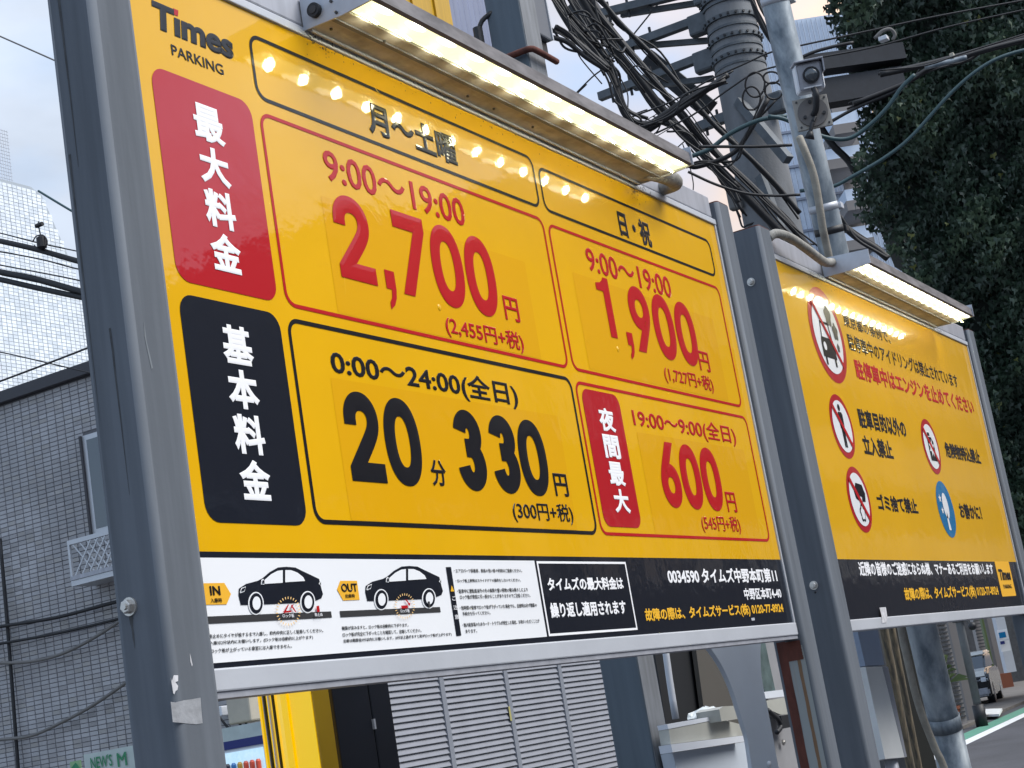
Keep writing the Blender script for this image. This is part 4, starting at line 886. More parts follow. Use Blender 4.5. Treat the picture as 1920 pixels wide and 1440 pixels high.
bm = bmesh.new(); c = atY(*z7(1085, 1405), YA); tube(bm, [c + Vector((0, -.02, 0)), c + Vector((0, .0, 0))], .012, 14); obj('cap_bolt', bm, M_HOOD, ar, True)
pc = empty('payment_cabinet', atY(1320, 1440, 1.4), 'cream cabinet with white sloping hood seen under the fee board', 'cabinet')
YQ = 1.5
def q7(pts, Y=YQ): return [atY(*z7(x, y), Y) for x, y in pts]
quadplate('hood_top', q7([(60, 985), (595, 893), (608, 930), (75, 1035)]), .05, M_HOOD, pc)
quadplate('hood_front', q7([(75, 1038), (615, 932), (820, 985), (850, 1100), (100, 1192)], YQ + .002), .05, M_CAB, pc)
quadplate('hood_lip', q7([(98, 1195), (852, 1102), (862, 1165), (118, 1278)], YQ - .03), .06, M_HOOD, pc)
quadplate('front', q7([(118, 1282), (950, 1155), (1050, 1600), (190, 1600)], YQ + .02), .06, M_ARCH, pc)
quadplate('control_box', q7([(600, 830), (640, 800), (800, 790), (830, 925), (625, 955)], YQ - .06), .12, M_CAB, pc)
bm = bmesh.new(); bmesh.ops.create_icosphere(bm, subdivisions=3, radius=1); rnd = random.Random(4)
c = atY(*z7(450, 850), YQ + .1)
for v in bm.verts:
    f = 1 + .22 * math.sin(v.co.x * 9 + 1) * math.cos(v.co.z * 11) + rnd.uniform(-.08, .08)
    v.co = Vector((c.x + v.co.x * .16 * f, c.y + v.co.y * .07 * f, c.z - .045 + max(-.6, v.co.z) * .062 * f))
tag(obj('plastic_bag', bm, M_BAG, None), 'crumpled clear plastic bag lying on the white hooded cabinet', 'plastic bag')
rc = empty('recess_wall', atY(1300, 1300, 2.6), 'black recess with a brownish side behind the hooded cabinet', 'wall')
YR = 2.6
quadplate('dark_back', [atY(1222, 1190, YR), atY(1350, 1180, YR), atY(1390, 1400, YR), atY(1262, 1440, YR)], .1, M_DARK, rc)
quadplate('brown_side', [atY(1300, 1180, YR - .05), atY(1420, 1165, YR - .05), atY(1450, 1420, YR - .05), atY(1332, 1420, YR - .05)], .03, mat('brown_grey', (.075, .068, .058), .7), rc)
tp = tobj('thin_pipe', [atY(*z7(20, 40), 1.9), atY(*z7(85, 520), 1.9), atY(*z7(150, 930), 1.9)], .018, M_ALU, None, 10, 2); tag(tp, 'thin bright steel pipe in front of the black recess', 'pipe')
gp = empty('grey_gate_panel', atY(1480, 1440, 1.8), 'pale grey service panel with a socket and black lead left of the rusty post', 'panel')
YG = 1.8
quadplate('back', q7([(1000, 20), (1300, 0), (1400, 640), (1500, 1600), (1100, 1600)], YG + .05), .05, mat('gate_grey', (.26, .26, .27), .6, var=.06), gp)
quadplate('glass_strip', q7([(1005, 60), (1060, 50), (1190, 660), (1090, 680), (1000, 450)], YG), .02, mat('green_glass', (.10, .14, .14), .15, var=.3, vscale=8), gp)
quadplate('white_ledge', q7([(1060, 650), (1310, 620), (1325, 690), (1085, 720)], YG - .02), .02, M_HOOD, gp)
quadplate('slope_plate', q7([(1090, 740), (1325, 700), (1350, 880), (1240, 885), (1110, 830)], YG - .02), .02, M_CAB, gp)
quadplate('socket', q7([(1240, 895), (1350, 880), (1372, 1010), (1270, 1030)], YG - .04), .03, M_DKR, gp)
tobj('lead', [atY(*z7(x, y), YG - .06) for x, y in ((1105, 840), (1160, 890), (1215, 940), (1240, 1010), (1200, 1070))], .014, M_DKR, gp)
for x, y in ((1190, 1200), (1330, 1165)):
    c = atY(*z7(x, y), YG - .01); bm = bmesh.new(); hexbolt(bm, c + Vector((0, .04, 0)), (0, -1, 0), .013, .012); obj('bolt', bm, M_STEEL, gp)
# ================================================================== right gap: box, timber, poles
mp_ = empty('pale_meter_box', atY(1650, 1420, .45), 'long pale grey box hanging below the left end of the rules board', 'utility box')
def z5(x, y): return (1560 + x / 5.14, 1160 + y / 5.14)
def q5(pts, Y): return [atY(*z5(x, y), Y) for x, y in pts]
quadplate('cover', q5([(322, 462), (482, 462), (700, 1335), (512, 1352)], .45), .12, mat('box_pale', (.62, .63, .62), .55, var=.04), mp_)
quadplate('upper_plate', q5([(222, 20), (424, 10), (505, 445), (322, 455)], .452), .10, mat('plate_blue_grey', (.26, .32, .42), .5, var=.05), mp_)
quadplate('cover_edge', q5([(486, 462), (540, 462), (722, 1330), (704, 1336)], .47), .06, M_ALUD, mp_)
cyl_ = tobj('stub_pipe', [atY(*z5(560, 1340), .5), atY(*z5(640, 1700), .5)], .028, M_ALUD, mp_, 10, 2)
tm = empty('timber_strut', atD(1690, 1300, 8.6), 'weathered brown timber strut between the pale box and the pole', 'timber')
for (xa, xb), dd, mm in (((440, 520), 8.6, M_OLIVE), ((525, 590), 8.8, M_OLIVE)):
    a = atD(*z5((xa + xb) / 2, 0), dd); b = atD(*z5((xa + xb) / 2 + 280, 1440), dd); t = (a - b)
    tobj('strut', [b - t * .6, b, a, a + t * .2], (xb - xa) / 5.14 * dd / FOC / 2 * 1.05, mm, tm, 10, 2)
vslab('dark_back', 1660, 1705, 1200, 10.5, 0, 2.4, .1, mat('dark_olive', (.03, .028, .022), .9), tm)
# galvanised camera pole
gpz = empty('camera_pole', atD(1790, 1440, 7.2), 'mottled galvanised pole carrying the surveillance camera, behind the rules board', 'pole')
Pb, Pt = atD(1790, 1440, 7.25), atD(1453, 0, 7.0); ax = (Pt - Pb).normalized()
base = Pb - ax * ((Pb.z) / ax.z)
def pole_at(z): return base + ax * (z / ax.z)
def pz(py, cx): d = atD(cx, py, 7.1); return d.z
zst = pz(1345, 1768)
tobj('lower_shaft', [base, pole_at(zst)], .073, M_GALV, gpz, 28, 2)
bm = bmesh.new(); tube(bm, [pole_at(zst - .01), pole_at(zst + .02), pole_at(3.0), pole_at(7.6)], .07, 28, rr=[.073, .068, .064, .050]); obj('upper_shaft', bm, M_GALV, gpz, True)
bm = bmesh.new(); tube(bm, [pole_at(zst - .06), pole_at(zst)], .0755, 28); obj('joint_band', bm, M_GALV, gpz, True)
for py, cx_ in ((18, 1457), (395, 1535), (437, 1545)):
    z_ = pz(py, cx_); bm = bmesh.new(); tube(bm, [pole_at(z_ - .015), pole_at(z_ + .015)], .062 if py < 50 else .064, 24); b_ = obj('strap', bm, M_ALU if py < 400 else M_DKR, gpz, True)
    c = pole_at(z_) + Vector((.05, -.05, 0)); bm = bmesh.new(); box(bm, c - Vector((.02, .02, .014)), c + Vector((.02, .02, .014)), .003); obj('buckle', bm, M_ALU if py < 400 else M_DKR, b_)
# conduit along the pole
cdn = tobj('conduit', [atD(x, y, D) for x, y, D in ((1499, 258, 6.90), (1510, 285, 6.86), (1526, 330, 6.85), (1537, 390, 6.85), (1543, 430, 6.86), (1556, 490, 6.9), (1625, 820, 7.0), (1686, 1160, 7.1), (1700, 1230, 7.1), (1722, 1320, 7.1), (1752, 1400, 7.12), (1775, 1455, 7.12), (1830, 1650, 7.15))],
           .0165, M_COND, None, 12)
tag(cdn, 'beige ribbed conduit running down the galvanised camera pole', 'conduit')
# surveillance camera on its back plate
O = atD(1515, 170, 6.72); fw = Vector((CAM.x - O.x, CAM.y - O.y, 0)).normalized(); rt_ = Vector((0, 0, 1)).cross(fw).normalized()
fw = (fw * math.cos(.12) + rt_ * math.sin(.12)).normalized(); rt_ = Vector((0, 0, 1)).cross(fw).normalized()
TM = Matrix((rt_, -fw, Vector((0, 0, 1)))).transposed().to_4x4(); TM.translation = O
k_ = 6.72 / FOC
def lobj(name, bm, m, par, smooth=False, rot=None):
    for v in bm.verts: v.co = TM @ ((rot @ v.co) if rot else v.co)
    return obj(name, bm, m, par, smooth)
cc = empty('surveillance_camera', O, 'white boxy surveillance camera on a bracket of the galvanised pole', 'security camera')
tilt = Matrix.Rotation(math.radians(-9.6), 4, 'Y').inverted() if False else None
cw, ch_ = 25 * k_, 27 * k_; c0 = Vector((6 * k_, -.06, 17 * k_)); RT = Matrix.Rotation(math.radians(14), 3, 'X')
def tilt_(bm):
    for v in bm.verts: v.co = c0 + RT @ (v.co - c0)
bm = bmesh.new(); box(bm, c0 + Vector((-cw, -.0, -ch_)), c0 + Vector((cw, .13, ch_)), .012); tilt_(bm); lobj('housing', bm, M_HOOD, cc)
bm = bmesh.new(); box(bm, c0 + Vector((-cw + .006, -.006, -ch_ + .006)), c0 + Vector((cw - .006, -.0005, ch_ - .006)), .006); tilt_(bm); lobj('front_glass_frame', bm, M_ALUD, cc)
bm = bmesh.new(); cyl(bm, c0 + Vector((.004, -.006, .003)), c0 + Vector((.004, -.020, .003)), 15.5 * k_, 28); tilt_(bm); lobj('lens_ring', bm, M_DKR, cc)
bm = bmesh.new(); bmesh.ops.create_uvsphere(bm, u_segments=20, v_segments=12, radius=12.5 * k_)
for v in bm.verts: v.co = v.co * 1.0; v.co.y *= .5; v.co += c0 + Vector((.004, -.020, .003))
tilt_(bm); lobj('lens', bm, M_GLASS, cc, True)
bm = bmesh.new(); box(bm, c0 + Vector((-cw - .004, -.03, ch_ + .001)), c0 + Vector((cw + .006, .14, ch_ + .008)), .002); box(bm, c0 + Vector((cw + .001, -.03, ch_ - .05)), c0 + Vector((cw + .006, .13, ch_ + .0005))); tilt_(bm); lobj('sun_shield', bm, M_ALUD, cc)
bm = bmesh.new(); box(bm, c0 + Vector((-.035, -.010, -ch_ + .012)), c0 + Vector((.038, -.0065, -ch_ + .017))); tilt_(bm); lobj('label_strip', bm, M_WHT, cc)
bm = bmesh.new(); box(bm, Vector((-33 * k_, .0, -75 * k_)), Vector((32 * k_, .012, -13 * k_)), .002); pp_ = lobj('back_plate', bm, mat('plate_beige', (.30, .28, .25), .6, var=.1), cc)
bm = bmesh.new(); tube(bm, [Vector((-.0, .0, -44 * k_)), Vector((0, -.008, -44 * k_))], 28 * k_, 28); lobj('round_base', bm, M_GRY if False else mat('base_brown', (.12, .11, .105), .6), pp_)
for x, y in ((-26, -19), (26, -19), (-26, -69), (26, -69)):
    bm = bmesh.new(); tube(bm, [Vector((x * k_, .002, y * k_)), Vector((x * k_, -.005, y * k_))], .0045, 8); lobj('screw', bm, M_GRY, pp_)
for x, y in ((-16, -52), (20, -50), (-2, -24)):
    bm = bmesh.new(); tube(bm, [Vector((x * k_, -.006, y * k_)), Vector((x * k_, -.016, y * k_))], .007, 10); lobj('nut', bm, M_DKR, pp_)
bm = bmesh.new(); tube(bm, smooth_pts([Vector((9 * k_, -.05, -6 * k_)), Vector((10 * k_, -.055, -22 * k_)), Vector((6 * k_, -.03, -42 * k_)), Vector((0, -.005, -50 * k_))]), .013, 10); lobj('arm', bm, M_DKR, cc, True)
bm = bmesh.new(); tube(bm, smooth_pts([Vector((2 * k_, -.012, -55 * k_)), Vector((-6 * k_, -.02, -68 * k_)), Vector((-13 * k_, -.02, -84 * k_)), Vector((-17 * k_, -.01, -92 * k_))]), .008, 10, rr=None); lobj('cable_boot', bm, M_DKR, cc, True)
bm = bmesh.new(); tube(bm, [Vector((-12 * k_, -.02, -82 * k_)), Vector((-17 * k_, -.01, -95 * k_))], .02, 12, rr=[.010, .022]); lobj('boot_flare', bm, M_DKR, cc, True)
# ================================================================== concrete utility pole with arms
XP = 9.95
pa, pb = atX(1362, 0, XP), atX(1450, 430, XP)
pc0 = Vector((XP, (pa.y + pb.y) / 2, 0)); lean = (pa.y - pb.y) / (pa.z - pb.z)
up_ = empty('utility_pole', (XP, pb.y, 0), 'thick grey concrete utility pole with steel bands and side arms', 'utility pole')
def up(z): return Vector((XP, pb.y + lean * (z - pb.z), z))
def upz(px, py): return atX(px, py, XP).z
rad = 44 * (pa - CAM).length / FOC
bm = bmesh.new(); tube(bm, [up(0), up(pb.z), up(pa.z), up(11)], rad, 36, rr=[rad * 1.25, rad * 1.12, rad, rad * .95]); obj('shaft', bm, M_CONC, up_, True)
def band(z, h=.05, out_=.018, dots=True):
    bm = bmesh.new(); tube(bm, [up(z - h / 2), up(z + h / 2)], rad * 1.02 + out_, 36); b = obj('band', bm, M_ARM, up_)
    if dots:
        bm = bmesh.new()
        for k in range(22):
            a = 2 * math.pi * k / 22; d = Vector((math.cos(a), math.sin(a), 0)); p = up(z) + d * (rad * 1.02 + out_); tube(bm, [p, p + d * .012], .011, 6)
        o = obj('band_bolts', bm, M_DKR, b); o['kind'] = 'stuff'
    return b
for px_, py in ((1360, 8), (1375, 42), (1385, 78), (1393, 112)): band(upz(px_, py), .035)
for px_, py in ((1352, 22), (1380, 60), (1390, 95), (1398, 128)): band(upz(px_, py), .02, .01, False)
for px_, py in ((1425, 290), (1440, 368), (1447, 408)): band(upz(px_, py), .03, .008, False)
def arm(a, b, s0, s1, wd=.066):
    A = atX(*a, XP - .05); B = atX(*b, XP - .05); o = beam('arm', A, B, wd, wd, M_ARM, up_)
    if s0: beam('brace', atX(*s0, XP + .04), atX(*s1, XP + .04), wd * .6, wd * .7, M_ARM, o)
    bm = bmesh.new()
    for t in (.12, .3, .5):
        p = A.lerp(B, t); tube(bm, [p + Vector((0, 0, -.09)), p + Vector((0, 0, .09))], .012, 6)
    q = obj('arm_bolts', bm, M_DKR, o); q['kind'] = 'stuff'
    # gusset where the arm meets the bands
    c = atX(b[0] + 6, b[1] + 8, XP - .05); bm = bmesh.new(); box(bm, c - Vector((.05, .12, .09)), c + Vector((.05, .12, .09)), .02); obj('gusset', bm, M_ARM, o)
arm((1118, 28), (1320, -22), (1165, 28), (1325, 3)); arm((1132, 103), (1312, 36), (1180, 88), (1330, 76)); arm((1124, 182), (1322, 105), (1190, 165), (1338, 147))
arm((1308, 240), (1440, 190), None, None, .075)
beam('diagonal_stay', atX(1385, 190, XP - .2), atX(1478, 300, XP - .35), .07, .07, M_ARM, up_)
beam('rear_plate', atX(1425, 330, XP - .25), atX(1478, 470, XP - .3), .05, .07, M_ARM, up_)
bm = bmesh.new(); c = atX(1376, 366, XP - .2); box(bm, c - Vector((.04, .05, .12)), c + Vector((.04, .05, .12)), .015); tag(obj('cable_terminal', bm, M_GCAB, None), 'small grey cable terminal hanging left of the concrete pole', 'cable fitting')
tag(tobj('thin_wire_loop', [atX(x, y, XP - .2) for x, y in ((1378, 388), (1385, 405), (1392, 425), (1402, 422), (1418, 416))], .008, M_CABLE), 'thin wire looping from the grey terminal to the pole band', 'cable')
dk = empty('dark_steel_bracket', atX(1215, 120, XP), 'dark perforated steel box slung among the cables left of the pole', 'steel bracket')
for a, b, w2 in (((1085, 0), (1130, 60), .22), ((1215, 110), (1330, 205), .16)):
    A, B = atX(*a, XP + .3), atX(*b, XP + .3); beam('box_section', A, B, .1, w2, M_DKR, dk)
# cables near the pole: (points, radius, depth, material)
CB = [
 ([(1022, -40), (1050, 20), (1090, 80), (1130, 120), (1150, 150), (1160, 190), (1175, 220), (1200, 240), (1245, 215), (1290, 185), (1360, 150)], .030, 11.0),
 ([(1035, -40), (1060, 15), (1105, 70), (1140, 118), (1155, 160), (1168, 200), (1190, 226), (1230, 232)], .022, 11.0),
 ([(1045, -40), (1085, 30), (1125, 85), (1150, 125), (1165, 180), (1180, 208), (1215, 222)], .018, 11.1),
 ([(1010, -40), (1060, 30), (1110, 90), (1145, 130)], .020, 10.9),
 ([(1040, 50), (1062, 62), (1095, 90), (1140, 128)], .026, 10.0), ([(1036, 70), (1065, 80), (1100, 108), (1140, 133)], .024, 10.0),
 ([(1075, -30), (1130, 60), (1200, 150), (1260, 225), (1320, 290), (1400, 370), (1470, 440), (1520, 470)], .048, 12.0),
 ([(1090, -30), (1140, 50), (1210, 130), (1270, 205), (1330, 275), (1410, 350), (1480, 420), (1530, 480)], .040, 12.0),
 ([(1105, -30), (1160, 40), (1230, 110), (1300, 190), (1345, 240), (1400, 290), (1450, 340), (1500, 400)], .030, 12.2),
 ([(1060, -30), (1110, 50), (1180, 140), (1240, 215), (1300, 270), (1350, 330), (1395, 400)], .020, 11.8),
 ([(1230, 225), (1275, 245), (1325, 300), (1370, 350), (1385, 380)], .022, 11.6),
 ([(1245, 222), (1290, 255), (1340, 305), (1385, 352)], .026, 11.6),
 ([(1120, 250), (1170, 225), (1260, 190), (1330, 150), (1400, 118), (1440, 100), (1480, 90), (1620, 60), (1760, 30), (1950, -5)], .010, 11.0),
 ([(1230, 250), (1300, 215), (1370, 165), (1420, 135), (1500, 115), (1640, 88), (1780, 50), (1950, 12)], .010, 11.0),
 ([(1000, 20), (1040, 60), (1060, 90), (1100, 100)], .012, 10.0),
 ([(1240, 225), (1210, 245), (1190, 255)], .045, 11.2), ([(1190, 258), (1260, 215), (1330, 165), (1365, 140)], .035, 11.2),
 ([(1400, -30), (1425, 40), (1455, 90), (1475, 130)], .030, 12.0), ([(1410, -30), (1440, 30), (1470, 80), (1500, 105)], .018, 12.0),
 ([(1530, 225), (1560, 270), (1590, 300), (1605, 325), (1640, 370)], .15, 43.2), ([(1560, 400), (1600, 440), (1640, 465), (1665, 485)], .028, 8.2),
 ([(1480, 120), (1520, 100), (1560, 88), (1600, 80)], .014, 8.4),
 ([(1530, 245), (1600, 205), (1680, 170), (1720, 140), (1800, 110), (1950, 70)], .014, 8.6),
 ([(1600, 195), (1700, 155), (1740, 130), (1800, 108), (1860, 90), (1950, 68)], .020, 8.6), ([(1650, 140), (1720, 125), (1800, 105), (1950, 62)], .026, 8.7),
 ([(1440, 185), (1400, 255), (1370, 290), (1310, 312), (1290, 310)], .022, 9.4),
 ([(1310, 275), (1350, 275), (1420, 275), (1485, 272)], .014, 9.2),
 ([(1290, 322), (1340, 345), (1395, 362), (1450, 367), (1500, 365)], .012, 9.0),
 ([(1160, 345), (1200, 320), (1240, 300), (1280, 268), (1310, 240)], .008, 13.0), ([(1075, 180), (1110, 145), (1150, 110), (1240, 0)], .012, 16.0), ([(1020, 235), (1075, 182), (1100, 158)], .012, 16.0),
 ([(1150, 260), (1200, 232), (1290, 180)], .006, 14.0), ([(1220, 262), (1300, 215), (1345, 190)], .006, 14.0), ([(1280, 270), (1290, 300), (1300, 345), (1296, 372)], .006, 11.0),
]
rnd = random.Random(11)
LAB = 'black cable of the tangle looping round the concrete utility pole'
for pts, r, D in list(CB):
    if r > .017:
        for q in range(0 if D > 40 else 2 if r < .04 else 4):
            CB.append(([(x + rnd.gauss(0, 7), y + rnd.gauss(0, 7)) for x, y in pts], rnd.uniform(.006, .013), D + rnd.uniform(-.3, .3)))
for pts, r, D in CB:
    tag(tobj('overhead_cable', [atD(x, y, D) for x, y in pts], r * .66, M_CABLE, None, 7), LAB, 'cable', 'cables tangled round the utility pole')
for pts, r, D in (([(1290, 295), (1330, 280), (1370, 250), (1425, 225), (1475, 218)], .022, 9.3), ([(1500, 358), (1560, 350), (1600, 330), (1660, 295), (1710, 255), (1780, 178), (1830, 134), (1880, 106), (1960, 84)], .016, 8.2),
                  ([(1440, 218), (1475, 225), (1540, 255), (1590, 260), (1630, 235), (1665, 200), (1690, 165), (1715, 140)], .018, 8.3)):
    tl_ = {1290: 'teal cable rising from the end of the fee board lamp to the concrete pole', 1500: 'lower teal cable sweeping right from the galvanised pole into the ivy', 1440: 'upper teal cable drooping behind the camera pole towards the ivy'}[pts[0][0]]
    tag(tobj('teal_cable', [atD(x, y, D) for x, y in pts], r * .6, M_TEAL, None, 8), tl_, 'cable', 'teal cables between the poles and the ivy')
for i in range(4):                 # thin slack loops of spare wire on the pole
    cx_, cy_ = rnd.uniform(1400, 1475), rnd.uniform(140, 195); rx, ry = rnd.uniform(8, 22), rnd.uniform(10, 26); a0 = rnd.uniform(0, 6)
    tag(tobj('spare_wire', [atD(cx_ + rx * math.cos(a0 + t * .7), cy_ + ry * math.sin(a0 + t * .7), 9.3) for t in range(10)], .006, M_CABLE, None, 5, 4), 'thin loop of spare wire hanging at the pole head', 'cable', 'spare wire loops on the pole')
for i in range(12):
    x0_, y0_ = rnd.uniform(1040, 1250), 0; x0_ = rnd.uniform(1050, 1190); y0_ = (x0_ - 1050) * 1.0 + rnd.uniform(-20, 30)
    tag(tobj('spare_wire', [atD(x0_, y0_, 11), atD(x0_ + rnd.uniform(10, 40), y0_ + rnd.uniform(-10, 35), 10.9), atD(x0_ + rnd.uniform(30, 80), y0_ + rnd.uniform(20, 80), 11)], rnd.uniform(.005, .010), M_CABLE, None, 5, 5), 'thin stray wire in the cable bundle above the lamp', 'cable', 'stray wires in the bundle')
cl = empty('cable_splice', atD(1785, 113, 8.6), 'pale splice sleeve on the cable crossing the ivy', 'cable fitting')
tobj('sleeve', [atD(1735, 126, 8.55), atD(1775, 117, 8.55), atD(1812, 108, 8.55)], .014, M_GALV, cl, 8)
c = atD(1785, 104, 8.55); bm = bmesh.new(); box(bm, c - Vector((.012, .012, .012)), c + Vector((.012, .012, .012)), .004); obj('knob', bm, M_CREAM, cl)
cl = empty('wire_clamp', atD(1660, 72, 10.9), 'white looped wire clamp on the upper thin wires before the ivy', 'cable fitting')
tobj('loop', [atD(x, y, 10.9) for x, y in ((1640, 72), (1655, 58), (1670, 55), (1678, 65), (1674, 75))], .012, M_GCAB, cl, 6)
c = atD(1657, 73, 10.9); bm = bmesh.new(); box(bm, c - Vector((.03, .03, .015)), c + Vector((.03, .03, .015)), .004); obj('clamp_body', bm, M_HOOD, cl)
# two dark steel beams running right from the camera pole
for y0_, y1_, yb, ye, lab in ((108, 84, 138, 122, 'upper dark steel beam running into the ivy'), (152, 132, 208, 178, 'lower dark steel beam running into the ivy, behind the camera')):
    A = atD(1500, (y0_ + yb) / 2 + 4, 41.2); B = atD(1690, (y1_ + ye) / 2 - 2, 41.6); h = ((yb - y0_) + (ye - y1_)) / 2 * 41.4 / FOC
    t = beam('steel_beam', A, B, .5, h * .95, mat('beam_dark', (.016, .018, .024), .6, var=.2), None); tag(t, lab, 'steel beam')

# ================================================================== distant apartment block
ap = empty('apartment_tower', atD(1550, 300, 80), 'distant pale blue apartment tower between the poles', 'apartment building')
vslab('wall', 1478, 1700, 500, 80, 0, 34, 8, M_APT, ap, D2=80)
zA = lambda py, px=1550, D=80: atD(px, py, D).z
L0, R0 = atD(1478, 500, 79.97), atD(1700, 500, 79.97); e = Vector((R0.x - L0.x, R0.y - L0.y, 0)); nn = Vector((e.y, -e.x, 0)).normalized()
if nn.dot(L0 - CAM) > 0: nn = -nn
for i in range(24):
    p = L0 + e * ((i + .5) / 24); bm = bmesh.new(); prism(bm, [(p.x, p.y, 8), (p.x + e.x / 900, p.y + e.y / 900, 8), (p.x + e.x / 900, p.y + e.y / 900, 33.9), (p.x, p.y, 33.9)], nn * .05); obj('panel_joint', bm, M_APTJ, ap)
for py in (190, 262, 330, 395, 455):
    z_ = zA(py + 30); vslab('floor_line', 1478, 1700, 500, 79.9, z_, z_ + .12, .1, M_APTJ, ap)
for (pl_, pr_2), py, h in (((1566, 1612), 245, 40), ((1555, 1625), 312, 34), ((1590, 1640), 385, 36), ((1560, 1640), 460, 40)):
    z1_ = zA(py, pl_); z0_ = zA(py + h * .62, pl_); b = vslab('balcony', pl_, pr_2, py, 77.2, z0_, z1_, 2.6, M_APT, ap)
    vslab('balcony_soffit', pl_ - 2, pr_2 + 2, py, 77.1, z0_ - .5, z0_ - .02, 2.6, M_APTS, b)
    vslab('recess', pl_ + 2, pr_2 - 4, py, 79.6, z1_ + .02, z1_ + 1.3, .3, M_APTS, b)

# ================================================================== ivy covered building
iv = empty('ivy_building', atD(1760, 1216, 42), 'tall building wholly covered in dark green ivy at the right', 'building')
SIL = [(1552, -260), (1550, -60), (1552, 0), (1557, 43), (1576, 60), (1572, 92), (1602, 150), (1619, 187), (1608, 243), (1622, 265), (1602, 312), (1601, 350), (1614, 408), (1654, 432), (1668, 467), (1692, 482), (1760, 800), (1800, 1060), (2300, 1000), (2250, -260)]
def inside(x, y):
    c = False
    for i in range(len(SIL)):
        x0, y0 = SIL[i]; x1, y1 = SIL[i - 1]
        if (y0 > y) != (y1 > y) and x < (x1 - x0) * (y - y0) / (y1 - y0) + x0: c = not c
    return c
DV = 42.0
bm = bmesh.new(); core = []
for (x, y) in SIL: core.append(atD(x + (26 if x < 1900 else 0), y, DV + .5))
fwd = ray(1800, 500); fwd = Vector((fwd.x, fwd.y, 0)).normalized()
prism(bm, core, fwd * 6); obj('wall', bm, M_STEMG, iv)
rnd = random.Random(21)
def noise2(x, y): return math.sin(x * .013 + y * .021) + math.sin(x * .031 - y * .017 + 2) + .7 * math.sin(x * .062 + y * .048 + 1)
vs, fs, mi = [], [], []
LF = [(0, .0), (-.5, .12), (-.42, -.30), (-.16, -.36), (0, -1.0), (.16, -.36), (.42, -.30), (.5, .12)]
rv = Vector((-fwd.y, fwd.x, 0)) * -1; cnt = 0
while cnt < 38000:
    x = rnd.uniform(1535, 2220); y = rnd.uniform(-240, 1050)
    jx, jy = x + rnd.gauss(0, 5), y + rnd.gauss(0, 5)
    if not inside(jx, jy): continue
    if x > 1940 and rnd.random() < .4: cnt += 1; continue
    nz = noise2(x, y)
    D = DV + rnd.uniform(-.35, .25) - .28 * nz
    c = atD(x, y, D); s = rnd.uniform(.11, .22)
    yaw = rnd.gauss(0, .7); pit_ = rnd.gauss(.45, .3); rol = rnd.gauss(0, .35)
    MM = Euler((pit_, 0, 0)).to_matrix(); RZ = Matrix.Rotation(rol, 3, 'Y'); YW = Matrix.Rotation(yaw, 3, 'Z')
    b0 = len(vs)
    for k, (a, b) in enumerate(LF):
        v = Vector((a * s, .12 * s * abs(a) * 2, b * s)); v = YW @ (MM @ (RZ @ v))
        vs.append(c + rv * v.x - fwd * v.y * -1 + Vector((0, 0, v.z)))
    fs.append((b0, b0 + 1, b0 + 2, b0 + 3, b0 + 4)); fs.append((b0, b0 + 4, b0 + 5, b0 + 6, b0 + 7))
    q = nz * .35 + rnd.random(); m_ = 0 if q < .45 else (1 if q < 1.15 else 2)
    if rnd.random() < .006: m_ = 3
    mi += [m_, m_]; cnt += 1
me = bpy.data.meshes.new('ivy_leaves'); me.from_pydata(vs, [], fs); me.update()
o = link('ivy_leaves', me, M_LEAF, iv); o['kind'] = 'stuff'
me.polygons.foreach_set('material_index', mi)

# ================================================================== the street beyond
fb = empty('street_front', atD(1840, 1250, 36), 'shaded ground floor frontage with pillars along the far street', 'building')
vslab('dark_wall', 1690, 1812, 1250, 38, 0, 4.2, 1, M_BDRK, fb)
vslab('dark_wall', 1800, 1945, 1250, 66, 0, 9, 1, M_BDRK, fb)
def pillar(pl_, pr_2, py, D, m, z1=4.2): return vslab('pillar', pl_, pr_2, py, D, 0, z1, .4, m, fb)
pp1 = pillar(1752, 1774, 1170, 35.2, M_BPIL)
for j in range(40):
    z_ = .2 + j * .09; vslab('rib', 1752, 1774, 1170, 35.15, z_, z_ + .03, .04, M_BDRK, pp1)
pillar(1778, 1797, 1170, 36.4, M_APTS); pillar(1797, 1806, 1170, 36.6, M_BDRK)
pp2 = pillar(1824, 1836, 1160, 60, M_BPIL, 8)
for j in range(30):
    z_ = .3 + j * .12; vslab('rib', 1824, 1836, 1160, 59.9, z_, z_ + .04, .05, M_BDRK, pp2)
pillar(1840, 1847, 1160, 61.5, M_PLANT, 8); pillar(1850, 1861, 1160, 60, M_APTS, 8)
wp = vslab('pale_panel', 1866, 1884, 1160, 58, atD(1890, 1261, 58).z, 8, .4, mat('pale_panel', (.55, .58, .63), .6), fb)
vslab('brown_base', 1862, 1900, 1280, 59, 0, atD(1890, 1262, 58).z, .4, M_TERRA, fb)
ps = empty('poster', atD(1878, 1200, 57.6), 'pair of small blue and white posters on the far pale wall', 'poster')
vslab('sheet', 1871, 1890, 1190, 57.6, atD(1880, 1199, 57.6).z, atD(1875, 1181, 57.6).z, .03, M_WHT, ps)
vslab('sheet', 1876, 1894, 1212, 57.6, atD(1880, 1222, 57.6).z, atD(1880, 1202, 57.6).z, .03, M_WHT, ps)
vslab('blue_patch', 1876, 1884, 1205, 57.5, atD(1880, 1208, 57.6).z, atD(1880, 1202, 57.6).z, .03, M_NAVY, ps)
vslab('print', 1873, 1886, 1190, 57.5, atD(1880, 1196, 57.6).z, atD(1875, 1186, 57.6).z, .03, M_BLU, ps)
fp = empty('far_pole', atD(1832, 1350, 33), 'far grey street pole with a dark foot standing by the road', 'pole')
